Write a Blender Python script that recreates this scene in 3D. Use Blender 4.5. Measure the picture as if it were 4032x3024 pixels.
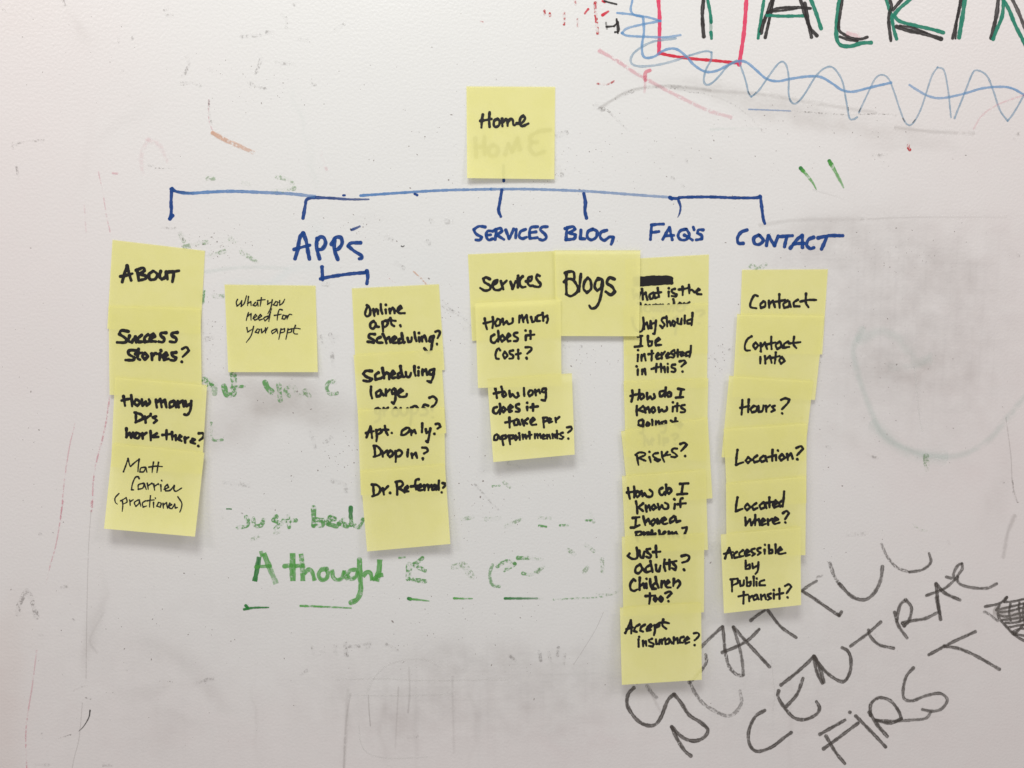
import bpy, math, random
import numpy as np
from mathutils import Vector, Euler
random.seed(7)
RNG = np.random.default_rng(11)
scene = bpy.context.scene
for o in list(bpy.data.objects):
    bpy.data.objects.remove(o)

# ------------------------------------------------------------------ camera
FPX = 3136.0                       # focal length in photo pixels (28 mm on 36 mm)
DIST = 0.690
cam_d = bpy.data.cameras.new('camera')
cam_d.lens = 28.0; cam_d.sensor_width = 36.0; cam_d.clip_start = 0.01; cam_d.clip_end = 50
cam = bpy.data.objects.new('camera', cam_d)
scene.collection.objects.link(cam)
rot = Euler((math.radians(84.6), 0, math.radians(-3.3)), 'XYZ')
cam.rotation_euler = rot
M3 = rot.to_matrix()
F_ = -(M3 @ Vector((0, 0, 1))); R_ = M3 @ Vector((1, 0, 0)); U_ = M3 @ Vector((0, 1, 0))
CAMP = -F_ * DIST
cam.location = CAMP
scene.camera = cam

# ------------------------------------------------------------------ light of the room
w = bpy.data.worlds.new('World'); scene.world = w; w.use_nodes = True
bg = w.node_tree.nodes['Background']
bg.inputs[0].default_value = (1.0, 0.945, 0.915, 1); bg.inputs[1].default_value = 0.44

def area(name, loc, target, sx, sy, power, col):
    l = bpy.data.lights.new(name, 'AREA'); l.shape = 'RECTANGLE'; l.size = sx; l.size_y = sy
    l.energy = power; l.color = col
    o = bpy.data.objects.new(name, l); scene.collection.objects.link(o)
    o.location = loc
    o.rotation_euler = (Vector(target) - Vector(loc)).to_track_quat('-Z', 'Y').to_euler()
    return o
area('ceiling_lamp', (-0.22, -1.00, 1.30), (0, 0, 0), 0.55, 0.35, 15.8, (0.99, 1.0, 0.955))
area('ceiling_lamp', (1.30, -1.25, 1.35), (0, 0, 0), 0.50, 0.30, 9.0, (1.0, 0.945, 0.935))
area('ceiling_lamp', (-1.35, -1.30, 1.20), (0, 0, 0), 0.5, 0.30, 6.6, (1.0, 0.94, 0.935))

scene.view_settings.view_transform = 'Standard'
scene.view_settings.look = 'None'
scene.view_settings.exposure = 0.0
scene.view_settings.gamma = 1.0

# ------------------------------------------------------------------ where things stand on the board
F3 = np.array(F_); R3 = np.array(R_); U3 = np.array(U_); C3 = np.array(CAMP)
def P(px, py, h):
    """survey point -> point on the sheet lying h metres in front of the board (board is the plane y = 0)"""
    px = np.asarray(px, float); py = np.asarray(py, float); h = np.asarray(h, float)
    d = F3 + ((px - 2016) / FPX)[..., None] * R3 - ((py - 1512) / FPX)[..., None] * U3
    t = (-h - C3[1]) / d[..., 1]
    return C3 + d * t[..., None]

TILES = {'A': (0, 0, 1.58), 'B': (1300, 0, 1.58), 'C': (2632, 0, 1.58), 'D': (0, 1000, 1.58), 'E': (1300, 1000, 1.58),
         'F': (2632, 1000, 1.58), 'G': (0, 1974, 1.58), 'H': (1300, 1974, 1.58), 'I': (2632, 1974, 1.58),
         'a': (1370, 1110, 3.95), 'b': (1370, 1520, 3.95), 'c': (1820, 1010, 3.95), 'd': (1820, 1410, 3.95),
         'e': (2380, 1050, 3.95), 'f': (2380, 1450, 3.95), 'g': (2380, 1840, 3.95), 'h': (2380, 2100, 3.95),
         'i': (2380, 2320, 3.95), 'Z': (0, 0, 0.5486)}
def tp(tile, x, y):
    ox, oy, k = TILES[tile]
    return ox + x / k, oy + y / k

# ------------------------------------------------------------------ objects
def link(name, me, parent=None):
    o = bpy.data.objects.new(name, me); scene.collection.objects.link(o)
    if parent is not None:
        o.parent = parent
        o.matrix_parent_inverse = parent.matrix_world.inverted()
    return o
def mesh(name, verts, faces, mat, smooth=True):
    me = bpy.data.meshes.new(name)
    me.from_pydata(np.asarray(verts).tolist(), [], faces)
    me.materials.append(mat)
    if smooth:
        me.polygons.foreach_set('use_smooth', [True] * len(me.polygons))
    me.update()
    return me

# ------------------------------------------------------------------ materials
def nodes(name):
    m = bpy.data.materials.new(name); m.use_nodes = True
    nt = m.node_tree; nt.nodes.clear()
    out = nt.nodes.new('ShaderNodeOutputMaterial')
    return m, nt, out
def nd(nt, t, **kw):
    n = nt.nodes.new(t)
    for k, v in kw.items():
        if k.startswith('i_'):
            n.inputs[k[2:].replace('_', ' ')].default_value = v
        else:
            setattr(n, k, v)
    return n
def math_(nt, op, a, b=None, clamp=False):
    n = nt.nodes.new('ShaderNodeMath'); n.operation = op; n.use_clamp = clamp
    for i, s in enumerate((a, b)):
        if s is None: continue
        if isinstance(s, (int, float)): n.inputs[i].default_value = s
        else: nt.links.new(s, n.inputs[i])
    return n.outputs[0]
def maprange(nt, v, a, b, c=0.0, d=1.0, smooth=True):
    n = nt.nodes.new('ShaderNodeMapRange'); n.interpolation_type = 'SMOOTHSTEP' if smooth else 'LINEAR'
    n.inputs[1].default_value = a; n.inputs[2].default_value = b; n.inputs[3].default_value = c; n.inputs[4].default_value = d
    if not isinstance(v, (int, float)): nt.links.new(v, n.inputs[0])
    return n.outputs[0]
def noise(nt, vec, scale, detail=3.0, rough=0.55):
    n = nt.nodes.new('ShaderNodeTexNoise'); n.inputs['Scale'].default_value = scale
    n.inputs['Detail'].default_value = detail; n.inputs['Roughness'].default_value = rough
    nt.links.new(vec, n.inputs['Vector'])
    return n.outputs['Fac']

def ink(name, col, opac=1.0, streak=0.0, speck=0.0, soft=0.0, edge=0.25, rough=0.4, sc=520.0, dash=0.0):
    """marker ink: opac = how much it covers, streak = lighter lines along the stroke, speck = how much the eraser took off,
    soft = soft sides, dash = breaks across the stroke"""
    m, nt, out = nodes(name)
    L = nt.links
    geo = nd(nt, 'ShaderNodeNewGeometry')
    uv = nd(nt, 'ShaderNodeUVMap'); uv.uv_map = 'UVMap'
    sep = nd(nt, 'ShaderNodeSeparateXYZ'); L.new(uv.outputs[0], sep.inputs[0])
    at = nd(nt, 'ShaderNodeAttribute'); at.attribute_name = 'fade'
    comb = nd(nt, 'ShaderNodeCombineXYZ')
    L.new(math_(nt, 'MULTIPLY', sep.outputs[0], 90.0), comb.inputs[0])
    L.new(math_(nt, 'MULTIPLY', sep.outputs[1], 7.0), comb.inputs[1])
    sn = noise(nt, comb.outputs[0], 1.0, 3.0)
    alpha = math_(nt, 'MULTIPLY', at.outputs['Fac'], opac)
    if streak:
        alpha = math_(nt, 'MULTIPLY', alpha, maprange(nt, sn, 0.35, 0.62, 1.0 - streak, 1.0))
    if dash:
        cb = nd(nt, 'ShaderNodeCombineXYZ')
        L.new(math_(nt, 'MULTIPLY', sep.outputs[0], 420.0), cb.inputs[0])
        L.new(math_(nt, 'MULTIPLY', sep.outputs[1], 1.2), cb.inputs[1])
        dn = noise(nt, cb.outputs[0], 1.0, 2.0)
        alpha = math_(nt, 'MULTIPLY', alpha, maprange(nt, dn, 0.40, 0.50, 1.0 - dash, 1.0))
    if speck:
        n1 = noise(nt, geo.outputs['Position'], sc, 4.0, 0.65)
        n2 = noise(nt, geo.outputs['Position'], sc * 0.22, 2.0, 0.5)
        mix = math_(nt, 'ADD', math_(nt, 'MULTIPLY', n1, 0.6), math_(nt, 'MULTIPLY', n2, 0.4))
        c = 0.5 + (speck - 0.5) * 0.34
        alpha = math_(nt, 'MULTIPLY', alpha, maprange(nt, mix, c - 0.035, c + 0.045, 0.06 if speck > .3 else 0.3, 1.0))
    if soft:
        d = math_(nt, 'ABSOLUTE', math_(nt, 'SUBTRACT', sep.outputs[1], 0.5))
        alpha = math_(nt, 'MULTIPLY', alpha, maprange(nt, d, 0.5 - 0.5 * soft, 0.5, 1.0, 0.0))
    bs = nd(nt, 'ShaderNodeBsdfPrincipled')
    bs.inputs['Roughness'].default_value = rough
    bs.inputs['Specular IOR Level'].default_value = 0.35
    mc = nd(nt, 'ShaderNodeMix'); mc.data_type = 'RGBA'
    mc.inputs[6].default_value = (*col, 1)
    mc.inputs[7].default_value = (*[c * (1 - edge) for c in col], 1)
    L.new(maprange(nt, sn, 0.4, 0.75, 0, 1), mc.inputs[0])
    L.new(mc.outputs[2], bs.inputs['Base Color'])
    tr = nd(nt, 'ShaderNodeBsdfTransparent')
    mx = nd(nt, 'ShaderNodeMixShader')
    L.new(alpha, mx.inputs[0]); L.new(tr.outputs[0], mx.inputs[1]); L.new(bs.outputs[0], mx.inputs[2])
    L.new(mx.outputs[0], out.inputs[0])
    return m

INK = {
    'note': ink('black_felt_ink', (0.0105, 0.0095, 0.0110), 0.985, rough=0.5, edge=0.3),
    'pen': ink('black_pen_ink', (0.013, 0.0125, 0.014), 0.97, rough=0.5),
    'blue': ink('blue_marker_ink', (0.006, 0.064, 0.30), 0.97, streak=0.2, edge=0.7),
    'bluelt': ink('dry_blue_marker_ink', (0.085, 0.25, 0.58), 0.84, streak=0.22, edge=0.25, speck=0.08, sc=900),
    'pale': ink('pale_blue_marker_ink', (0.15, 0.37, 0.69), 0.68, streak=0.35, edge=0.25),
    'paler': ink('grey_blue_marker_ink', (0.22, 0.40, 0.58), 0.60, streak=0.5, edge=0.3),
    'teal': ink('teal_green_marker_ink', (0.0, 0.235, 0.150), 0.93, streak=0.2, edge=0.35),
    'black': ink('black_marker_ink', (0.019, 0.015, 0.015), 0.93, streak=0.28, edge=0.4),
    'red': ink('red_marker_ink', (0.70, 0.010, 0.045), 0.9, streak=0.2, edge=0.15),
    'pink': ink('pinkish_red_marker_ink', (0.82, 0.035, 0.135), 0.84, streak=0.2, edge=0.1),
    'grey': ink('grey_worn_marker_ink', (0.108, 0.092, 0.083), 0.86, streak=0.42, edge=0.7, speck=0.2, sc=700, dash=0.18),
    'greyw': ink('grey_half_erased_ink', (0.11, 0.095, 0.088), 0.60, streak=0.5, edge=0.3, dash=0.75, speck=0.3),
    'green': ink('green_marker_ink', (0.015, 0.235, 0.035), 0.93, streak=0.3, edge=0.4),
    'greenm': ink('mid_green_marker_ink', (0.115, 0.45, 0.085), 0.90, streak=0.45, edge=0.35, speck=0.30, sc=260),
    'greens': ink('erased_green_ink', (0.135, 0.40, 0.115), 0.86, streak=0.25, speck=0.46, sc=380),
    'greenf': ink('faint_green_ink', (0.22, 0.40, 0.18), 0.42, speck=0.60, sc=480),
    'redspk': ink('erased_red_ink', (0.55, 0.02, 0.03), 0.8, speck=0.55, sc=460),
    'pinkf': ink('faded_pink_ink', (0.82, 0.25, 0.34), 0.36, speck=0.32, soft=0.6, sc=500),
    'pinkt': ink('thin_faded_pink_ink', (0.76, 0.30, 0.38), 0.30, speck=0.46, soft=0.85, sc=300),
    'orange': ink('faded_orange_ink', (0.74, 0.38, 0.22), 0.50, speck=0.40, soft=0.5, sc=420),
    'smear': ink('grey_smear', (0.34, 0.31, 0.29), 0.20, speck=0.25, soft=0.98, sc=160),
    'smearb': ink('pale_cyan_smear', (0.48, 0.66, 0.60), 0.13, speck=0.25, soft=0.98, sc=90),
    'speckg': ink('erased_black_ink', (0.20, 0.18, 0.17), 0.42, speck=0.66, sc=620),
    'ghost': ink('whitish_erased_trace', (0.86, 0.85, 0.84), 0.30, soft=0.7, speck=0.2, sc=300),
}

def board_material():
    m, nt, out = nodes('whiteboard_enamel')
    L = nt.links
    geo = nd(nt, 'ShaderNodeNewGeometry')
    pos = geo.outputs['Position']
    at = nd(nt, 'ShaderNodeAttribute'); at.attribute_name = 'stain_and_cast'
    base = nd(nt, 'ShaderNodeMix'); base.data_type = 'RGBA'; base.blend_type = 'MULTIPLY'
    base.inputs[0].default_value = 1.0
    base.inputs[6].default_value = (0.722, 0.728, 0.722, 1)
    L.new(at.outputs['Color'], base.inputs[7])
    # faint grime mottling and hairline wipe marks
    n1 = noise(nt, pos, 55.0, 6.0, 0.65)
    mp = nd(nt, 'ShaderNodeMapping'); mp.inputs['Scale'].default_value = (9, 9, 260); mp.inputs['Rotation'].default_value = (0, 0.18, 0)
    L.new(pos, mp.inputs['Vector'])
    n2 = noise(nt, mp.outputs[0], 1.0, 4.0, 0.6)
    mp2 = nd(nt, 'ShaderNodeMapping'); mp2.inputs['Scale'].default_value = (240, 9, 8)
    L.new(pos, mp2.inputs['Vector'])
    n3 = noise(nt, mp2.outputs[0], 1.0, 4.0, 0.6)
    nf = noise(nt, pos, 900.0, 2.0, 0.6)
    al = nd(nt, 'ShaderNodeAttribute'); al.attribute_name = 'grime'
    g = math_(nt, 'ADD', math_(nt, 'MULTIPLY', maprange(nt, n1, 0.35, 0.75, 0, 1, False), 0.07),
              math_(nt, 'ADD', math_(nt, 'MULTIPLY', maprange(nt, n2, 0.5, 0.8, 0, 1, False), 0.035),
                    math_(nt, 'MULTIPLY', maprange(nt, n3, 0.5, 0.8, 0, 1, False), 0.035)))
    g = math_(nt, 'MULTIPLY', g, al.outputs['Fac'])
    g = math_(nt, 'ADD', g, math_(nt, 'MULTIPLY', math_(nt, 'SUBTRACT', nf, 0.5), 0.05))
    fac = math_(nt, 'SUBTRACT', 1.0, g)
    mul = nd(nt, 'ShaderNodeVectorMath'); mul.operation = 'SCALE'
    L.new(base.outputs[2], mul.inputs[0]); L.new(fac, mul.inputs[3])
    bs = nd(nt, 'ShaderNodeBsdfPrincipled')
    L.new(mul.outputs[0], bs.inputs['Base Color'])
    rgh = math_(nt, 'ADD', 0.34, math_(nt, 'MULTIPLY', g, 0.8))
    L.new(rgh, bs.inputs['Roughness'])
    bs.inputs['Specular IOR Level'].default_value = 0.5
    b = nd(nt, 'ShaderNodeBump'); b.inputs['Strength'].default_value = 0.8; b.inputs['Distance'].default_value = 0.00022
    L.new(noise(nt, pos, 430.0, 1.5, 0.4), b.inputs['Height'])
    b2 = nd(nt, 'ShaderNodeBump'); b2.inputs['Strength'].default_value = 0.4; b2.inputs['Distance'].default_value = 0.004
    L.new(noise(nt, pos, 7.0, 1.0, 0.4), b2.inputs['Height']); L.new(b2.outputs[0], b.inputs['Normal'])
    L.new(b.outputs[0], bs.inputs['Normal'])
    L.new(bs.outputs[0], out.inputs[0])
    return m

def paper_material():
    m, nt, out = nodes('yellow_note_paper')
    L = nt.links
    geo = nd(nt, 'ShaderNodeNewGeometry'); pos = geo.outputs['Position']
    info = nd(nt, 'ShaderNodeObjectInfo')
    n1 = noise(nt, pos, 60.0, 3.0, 0.5); n2 = noise(nt, pos, 1500.0, 2.0, 0.6)
    mc = nd(nt, 'ShaderNodeMix'); mc.data_type = 'RGBA'
    mc.inputs[6].default_value = (0.900, 0.868, 0.378, 1); mc.inputs[7].default_value = (0.876, 0.846, 0.332, 1)
    L.new(math_(nt, 'MULTIPLY', math_(nt, 'ADD', maprange(nt, n1, 0.35, 0.65), info.outputs['Random']), 0.5), mc.inputs[0])
    mul = nd(nt, 'ShaderNodeVectorMath'); mul.operation = 'SCALE'
    L.new(mc.outputs[2], mul.inputs[0])
    L.new(math_(nt, 'ADD', 0.985, math_(nt, 'MULTIPLY', math_(nt, 'SUBTRACT', n2, 0.5), 0.10)), mul.inputs[3])
    d = nd(nt, 'ShaderNodeBsdfPrincipled')
    d.inputs['Roughness'].default_value = 0.75; d.inputs['Specular IOR Level'].default_value = 0.25
    L.new(mul.outputs[0], d.inputs['Base Color'])
    b = nd(nt, 'ShaderNodeBump'); b.inputs['Strength'].default_value = 0.25; b.inputs['Distance'].default_value = 0.0001
    L.new(noise(nt, pos, 700.0, 3.0, 0.6), b.inputs['Height']); L.new(b.outputs[0], d.inputs['Normal'])
    tl = nd(nt, 'ShaderNodeBsdfTranslucent'); L.new(mul.outputs[0], tl.inputs[0])
    mx = nd(nt, 'ShaderNodeMixShader'); mx.inputs[0].default_value = 0.12
    L.new(d.outputs[0], mx.inputs[1]); L.new(tl.outputs[0], mx.inputs[2])
    tr = nd(nt, 'ShaderNodeBsdfTransparent')
    mx2 = nd(nt, 'ShaderNodeMixShader'); mx2.inputs[0].default_value = 0.19
    L.new(mx.outputs[0], mx2.inputs[1]); L.new(tr.outputs[0], mx2.inputs[2])
    L.new(mx2.outputs[0], out.inputs[0])
    return m
PAPER = paper_material()

# ------------------------------------------------------------------ pen strokes
def parse(s):
    out = []
    for part in s.split(';'):
        v = [float(t) for t in part.split()]
        if v:
            out.append(np.array(v).reshape(-1, 2))
    return out
def split_sharp(p, lim=82):
    segs = []; cur = [p[0]]
    for i in range(1, len(p) - 1):
        cur.append(p[i])
        a = p[i] - p[i - 1]; b = p[i + 1] - p[i]
        na = np.linalg.norm(a); nb = np.linalg.norm(b)
        if na < 1e-6 or nb < 1e-6: continue
        ang = math.degrees(math.acos(max(-1, min(1, float(a @ b) / (na * nb)))))
        if ang > lim:
            segs.append(np.array(cur)); cur = [p[i]]
    cur.append(p[-1]); segs.append(np.array(cur))
    return segs
def catmull(p, step):
    if len(p) == 2:
        n = max(2, int(np.linalg.norm(p[1] - p[0]) / step) + 1)
        t = np.linspace(0, 1, n)[:, None]
        # a hand never draws a ruler-straight line
        d = p[1] - p[0]; nrm = np.array([-d[1], d[0]])
        return p[0] * (1 - t) + p[1] * t + nrm * 0.025 * random.uniform(-1, 1) * np.sin(math.pi * t)
    q = np.vstack([2 * p[0] - p[1], p, 2 * p[-1] - p[-2]])
    out = []
    for i in range(1, len(q) - 2):
        n = max(2, int(np.linalg.norm(q[i + 1] - q[i]) / step) + 1)
        t = np.linspace(0, 1, n, endpoint=False)[:, None]
        p0, p1, p2, p3 = q[i - 1], q[i], q[i + 1], q[i + 2]
        out.append(0.5 * ((2 * p1) + (p2 - p0) * t + (2 * p0 - 5 * p1 + 4 * p2 - p3) * t ** 2 + (3 * p1 - p0 - 3 * p2 + p3) * t ** 3))
    out.append(p[-1:])
    return np.vstack(out)

class Strokes:
    """collects pen strokes (2-D, photo pixels) and lays them on a sheet as one mesh"""
    def __init__(s): s.v = []; s.f = []; s.uv = []; s.fade = []; s.z = []; s.n = 0; s.k = 0
    def add(s, pts, wd, f0=1.0, f1=1.0, taper=0.0, rough=0.14, cap=True):
        total = 0
        for seg in split_sharp(pts):
            s._ribbon(seg, wd, f0, f1, taper, rough, cap)
    def _ribbon(s, p, wd, f0, f1, taper, rough, cap):
        if np.linalg.norm(p[-1] - p[0]) < 1e-6 and len(p) == 2: p = np.array([p[0], p[0] + (0.3, 0.3)])
        c = catmull(p, max(2.2, wd * 0.28))
        d = np.gradient(c, axis=0); ln = np.linalg.norm(d, axis=1); ln[ln < 1e-9] = 1
        d /= ln[:, None]; nrm = np.stack([-d[:, 1], d[:, 0]], 1)
        L = np.concatenate([[0], np.cumsum(np.linalg.norm(np.diff(c, axis=0), axis=1))])
        t = L / max(L[-1], 1e-6)
        ph = random.uniform(0, 99)
        hw = wd / 2 * (1 + rough * np.sin(L / wd * 1.7 + ph) * 0.6 + rough * np.sin(L / wd * 4.1 + ph * 3) * 0.4)
        jl = rough * 0.35 * wd * np.sin(L / wd * 5.3 + ph * 2) * 0.3
        jr = rough * 0.35 * wd * np.sin(L / wd * 6.1 + ph * 5) * 0.3
        if cap: hw = hw * (1 + 0.10 * np.exp(-L / wd) + 0.05 * np.sin(L / wd * 0.9 + ph * 7))     # ink pools where the tip lands
        hw = hw * (1 - taper * t ** 2)
        fd = f0 + (f1 - f0) * t
        s.k += 1
        z0 = s.k * 6e-6
        n = len(c); b = s.n
        for i in range(n):
            s.v += [c[i] + nrm[i] * (hw[i] + jl[i]), c[i] - nrm[i] * (hw[i] + jr[i])]
            s.uv += [(L[i] * 0.00022, 0.0), (L[i] * 0.00022, 1.0)]; s.fade += [fd[i]] * 2; s.z += [z0 + i * 2e-8] * 2
        for i in range(n - 1):
            s.f.append((b + 2 * i, b + 2 * i + 1, b + 2 * i + 3, b + 2 * i + 2))
        s.n += 2 * n
        if cap:
            for e, sgn in ((0, -1), (n - 1, 1)):
                r = hw[e]; q = s.n; K = 6
                s.v.append(c[e]); s.uv.append((L[e] * 0.00022, 0.5)); s.fade.append(fd[e]); s.z.append(z0)
                for k in range(K + 1):
                    a = math.pi * k / K
                    pt = c[e] + nrm[e] * r * math.cos(a) + d[e] * sgn * r * math.sin(a) * 0.9
                    s.v.append(pt); s.uv.append((L[e] * 0.00022 + sgn * r * math.sin(a) * 0.00022, 0.5 - 0.5 * math.cos(a)))
                    s.fade.append(fd[e]); s.z.append(z0)
                for k in range(K):
                    s.f.append((q, q + 1 + k, q + 2 + k))
                s.n += K + 2
    def build(s, name, mat, parent, height, zoff):
        v = np.array(s.v); z = np.array(s.z)
        pos = P(v[:, 0], v[:, 1], height(v[:, 0], v[:, 1]) + zoff + z)
        me = mesh(name, pos, s.f, mat, False)
        uvl = me.uv_layers.new(name='UVMap')
        li = np.empty(len(me.loops), dtype=np.int32); me.loops.foreach_get('vertex_index', li)
        uvl.data.foreach_set('uv', np.array(s.uv)[li].astype(np.float32).ravel())
        a = me.attributes.new('fade', 'FLOAT', 'POINT'); a.data.foreach_set('value', np.array(s.fade, dtype=np.float32))
        return link(name, me, parent)

def write(tile, wd, text, **kw):
    """strokes of one word -> Strokes"""
    k = TILES[tile][2]; S = kw.pop('S', None) or Strokes()
    ox, oy, _ = TILES[tile]
    for p in parse(text):
        if len(p) == 1: p = np.vstack([p, p + 1.5 * k / 1.58])
        q = p / k + np.array([ox, oy])
        if q[0, 1] < 3 and tile in 'BC' and len(q) > 1:      # runs on above the picture
            d = q[0] - q[1]; q = np.vstack([q[0] + d / (np.linalg.norm(d) + 1e-6) * 90, q])
        S.add(q, wd / k, **kw)
    return S

# ------------------------------------------------------------------ the board
board = bpy.data.objects.new('whiteboard', None); scene.collection.objects.link(board)
board['label'] = 'scuffed white dry-erase board covered in marker writing behind all the sticky notes'
board['category'] = 'whiteboard'

def build_surface():
    # fine grid over the stretch that carries the grime, coarse beyond
    fx = np.arange(-120, 4160, 7.0); fy = np.arange(-120, 3150, 7.0)
    fx = np.concatenate([[-3600, -2400, -1400, -700, -300], fx, [4300, 4700, 5400, 6400, 7600]])
    fy = np.concatenate([[-2200, -1400, -800, -350], fy, [3300, 3700, 4400, 5200]])
    X, Y = np.meshgrid(fx, fy)
    pos = P(X, Y, 0.0).reshape(-1, 3)
    H, W = X.shape
    i = np.arange(H * W).reshape(H, W)
    faces = np.stack([i[:-1, :-1], i[1:, :-1], i[1:, 1:], i[:-1, 1:]], -1).reshape(-1, 4)
    # noise fields
    def vn(sx, sy, seed):
        r = np.random.default_rng(seed)
        gx = (X + 4000) / sx; gy = (Y + 2600) / sy
        nx = int(gx.max()) + 3; ny = int(gy.max()) + 3
        t = r.random((ny, nx)); x0 = gx.astype(int); y0 = gy.astype(int)
        a = gx - x0; b = gy - y0; a = a * a * (3 - 2 * a); b = b * b * (3 - 2 * b)
        return (t[y0, x0] * (1 - a) + t[y0, x0 + 1] * a) * (1 - b) + (t[y0 + 1, x0] * (1 - a) + t[y0 + 1, x0 + 1] * a) * b
    def fb(sx, sy, seed):
        return sum(vn(sx / 2 ** k, sy / 2 ** k, seed + k) * 0.5 ** (k + 1) for k in range(4)) / 0.9375
    col = np.ones((H, W, 3)); grime = np.full((H, W), 0.15)
    wob = (fb(260, 260, 3) - 0.5) * 160; wob2 = (fb(240, 260, 9) - 0.5) * 160
    fine = fb(46, 46, 21); med = fb(120, 120, 33); hz = fb(420, 30, 41); vt = fb(28, 420, 55)
    def blob(cx, cy, rx, ry, rot, amt, tint, tex=0.5, sharp=1.0, gr=0.0):
        cx /= 0.5486; cy /= 0.5486; rx /= 0.5486; ry /= 0.5486
        c, s = math.cos(math.radians(rot)), math.sin(math.radians(rot))
        dx = X + wob - cx; dy = Y + wob2 - cy
        u = (dx * c + dy * s) / rx; v = (-dx * s + dy * c) / ry
        k = np.exp(-np.clip((u * u + v * v), 0, 30) ** sharp)
        n = (1 - tex) + tex * np.clip((0.50 * fine + 0.38 * med + 0.12 * (hz if abs(rx) > abs(ry) else vt)) * 2.6 - 0.8, 0, 1.6)
        f = (k * n * amt * (0.47 if min(tint) < 0.7 else 0.8))[..., None]
        col[:] = col * (1 - f * (1 - np.array(tint)))
        grime[:] = np.clip(grime + gr * k, 0, 1.6)
    G = (0.55, 0.52, 0.50); BR = (0.52, 0.46, 0.42); PK = (0.93, 0.78, 0.80); CY = (0.55, 0.86, 0.92); GN = (0.9, 0.95, 0.92)
    # lens colour shading painted into the board: pink edges; two darker left corners
    blob(0, 500, 420, 1100, 0, 0.62, (1.0, 0.86, 0.87), 0.12)
    blob(2300, 900, 560, 1200, 0, 0.66, (0.98, 0.84, 0.85), 0.15)
    blob(2000, 60, 500, 260, 0, 0.25, (0.99, 0.88, 0.88), 0.1)
    blob(700, 1640, 1500, 260, 0, 0.50, (0.97, 0.86, 0.87), 0.2, gr=0.3)
    blob(1200, 1640, 900, 130, 0, 0.20, (0.97, 0.86, 0.88), 0.2)
    blob(0, 1560, 60, 260, 8, 0.45, (0.80, 0.66, 0.60), 0.2, 2)
    blob(0, 0, 160, 90, 20, 0.25, (0.85, 0.72, 0.66), 0.1)
    # dark smear between the second and third column
    blob(610, 858, 150, 50, 4, 0.80, BR, 0.35, 1.8, 0.6)
    blob(530, 915, 120, 42, -28, 0.62, BR, 0.4, 1.5, 0.3)
    blob(720, 905, 90, 45, 10, 0.5, BR, 0.4)
    blob(530, 868, 16, 15, 0, -0.35, BR, 0.1)
    blob(640, 1010, 120, 60, 10, 0.12, G, 0.5)
    # grimy field right of the last column
    blob(1950, 640, 260, 170, 5, 0.34, G, 0.8, 1.3, 0.9)
    blob(1980, 800, 230, 180, 0, 0.30, G, 0.8, 1.3, 0.9)
    blob(1975, 795, 95, 40, 4, 0.45, BR, 0.7, 1.2, 0.5)
    blob(1890, 800, 50, 60, 30, 0.40, G, 0.6)
    blob(2070, 800, 80, 40, 0, 0.32, G, 0.9)
    blob(1860, 540, 190, 60, 3, 0.30, G, 0.7, 1.6, 0.8)
    blob(2090, 560, 130, 70, -6, 0.26, G, 0.7, 1.6, 0.5)
    blob(1850, 960, 110, 35, 12, 0.25, BR, 0.7)
    blob(1780, 500, 110, 26, -4, 0.25, G, 0.4, 1.8)
    blob(1980, 475, 160, 22, -2, 0.16, G, 0.6, 1.2)
    blob(2160, 1070, 26, 70, 6, 0.40, G, 0.7, 1.2)
    blob(2040, 1010, 200, 60, 0, 0.14, PK, 0.3)
    blob(1900, 590, 40, 30, 0, -0.22, G, 0.4); blob(2100, 545, 40, 25, 0, -0.25, G, 0.4)
    # wiped ink under the title
    blob(1600, 200, 170, 16, 8, 0.34, G, 0.6, 1.3, 0.5)
    blob(1700, 225, 210, 20, 9, 0.36, BR, 0.6, 1.3, 0.5)
    blob(1840, 262, 160, 16, 8, 0.34, BR, 0.6, 1.3, 0.4)
    blob(1960, 300, 110, 16, 4, 0.34, G, 0.8, 1.3, 0.4)
    blob(1480, 330, 190, 40, 10, 0.12, G, 0.6)
    blob(1450, 400, 120, 60, 0, 0.10, G, 0.6)
    # bottom band
    blob(1000, 1500, 330, 120, 0, 0.30, G, 0.8, 1.6, 1.0)
    blob(1050, 1440, 160, 40, 4, 0.24, G, 0.8, 1.2, 0.4)
    blob(930, 1530, 70, 50, -20, 0.30, G, 0.7)
    blob(1100, 1520, 160, 40, -10, 0.20, G, 0.8)
    blob(870, 1580, 60, 70, 0, 0.20, G, 0.8)
    blob(1240, 1600, 120, 60, 0, 0.20, (0.75, 0.55, 0.6), 0.9)
    blob(1320, 1440, 120, 70, 0, 0.22, G, 0.8, 1.2, 0.6)
    blob(1620, 1480, 200, 130, 20, 0.16, G, 0.7, 1.3, 0.6)
    blob(1900, 1400, 260, 160, 0, 0.12, G, 0.6, 1.3, 0.5)
    blob(380, 1420, 90, 30, 20, 0.34, G, 0.4, 1.2, 0.3)
    blob(470, 1500, 55, 22, 50, 0.34, G, 0.5, 1.2)
    blob(205, 1380, 11, 62, 8, 0.50, G, 0.3, 1.3)
    blob(226, 1330, 9, 70, 9, 0.42, G, 0.3, 1.3)
    blob(330, 1500, 90, 12, -8, 0.26, G, 0.3)
    blob(360, 1560, 60, 14, 30, 0.30, G, 0.3)
    blob(350, 1600, 45, 30, 20, 0.24, G, 0.3)
    blob(560, 1330, 130, 60, 0, 0.12, G, 0.7)
    blob(300, 1400, 260, 190, 0, 0.10, G, 0.5, gr=0.4)
    # soft marks elsewhere
    blob(280, 260, 60, 14, -40, 0.16, G, 0.2); blob(200, 330, 14, 90, 8, 0.12, G, 0.2)
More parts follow.
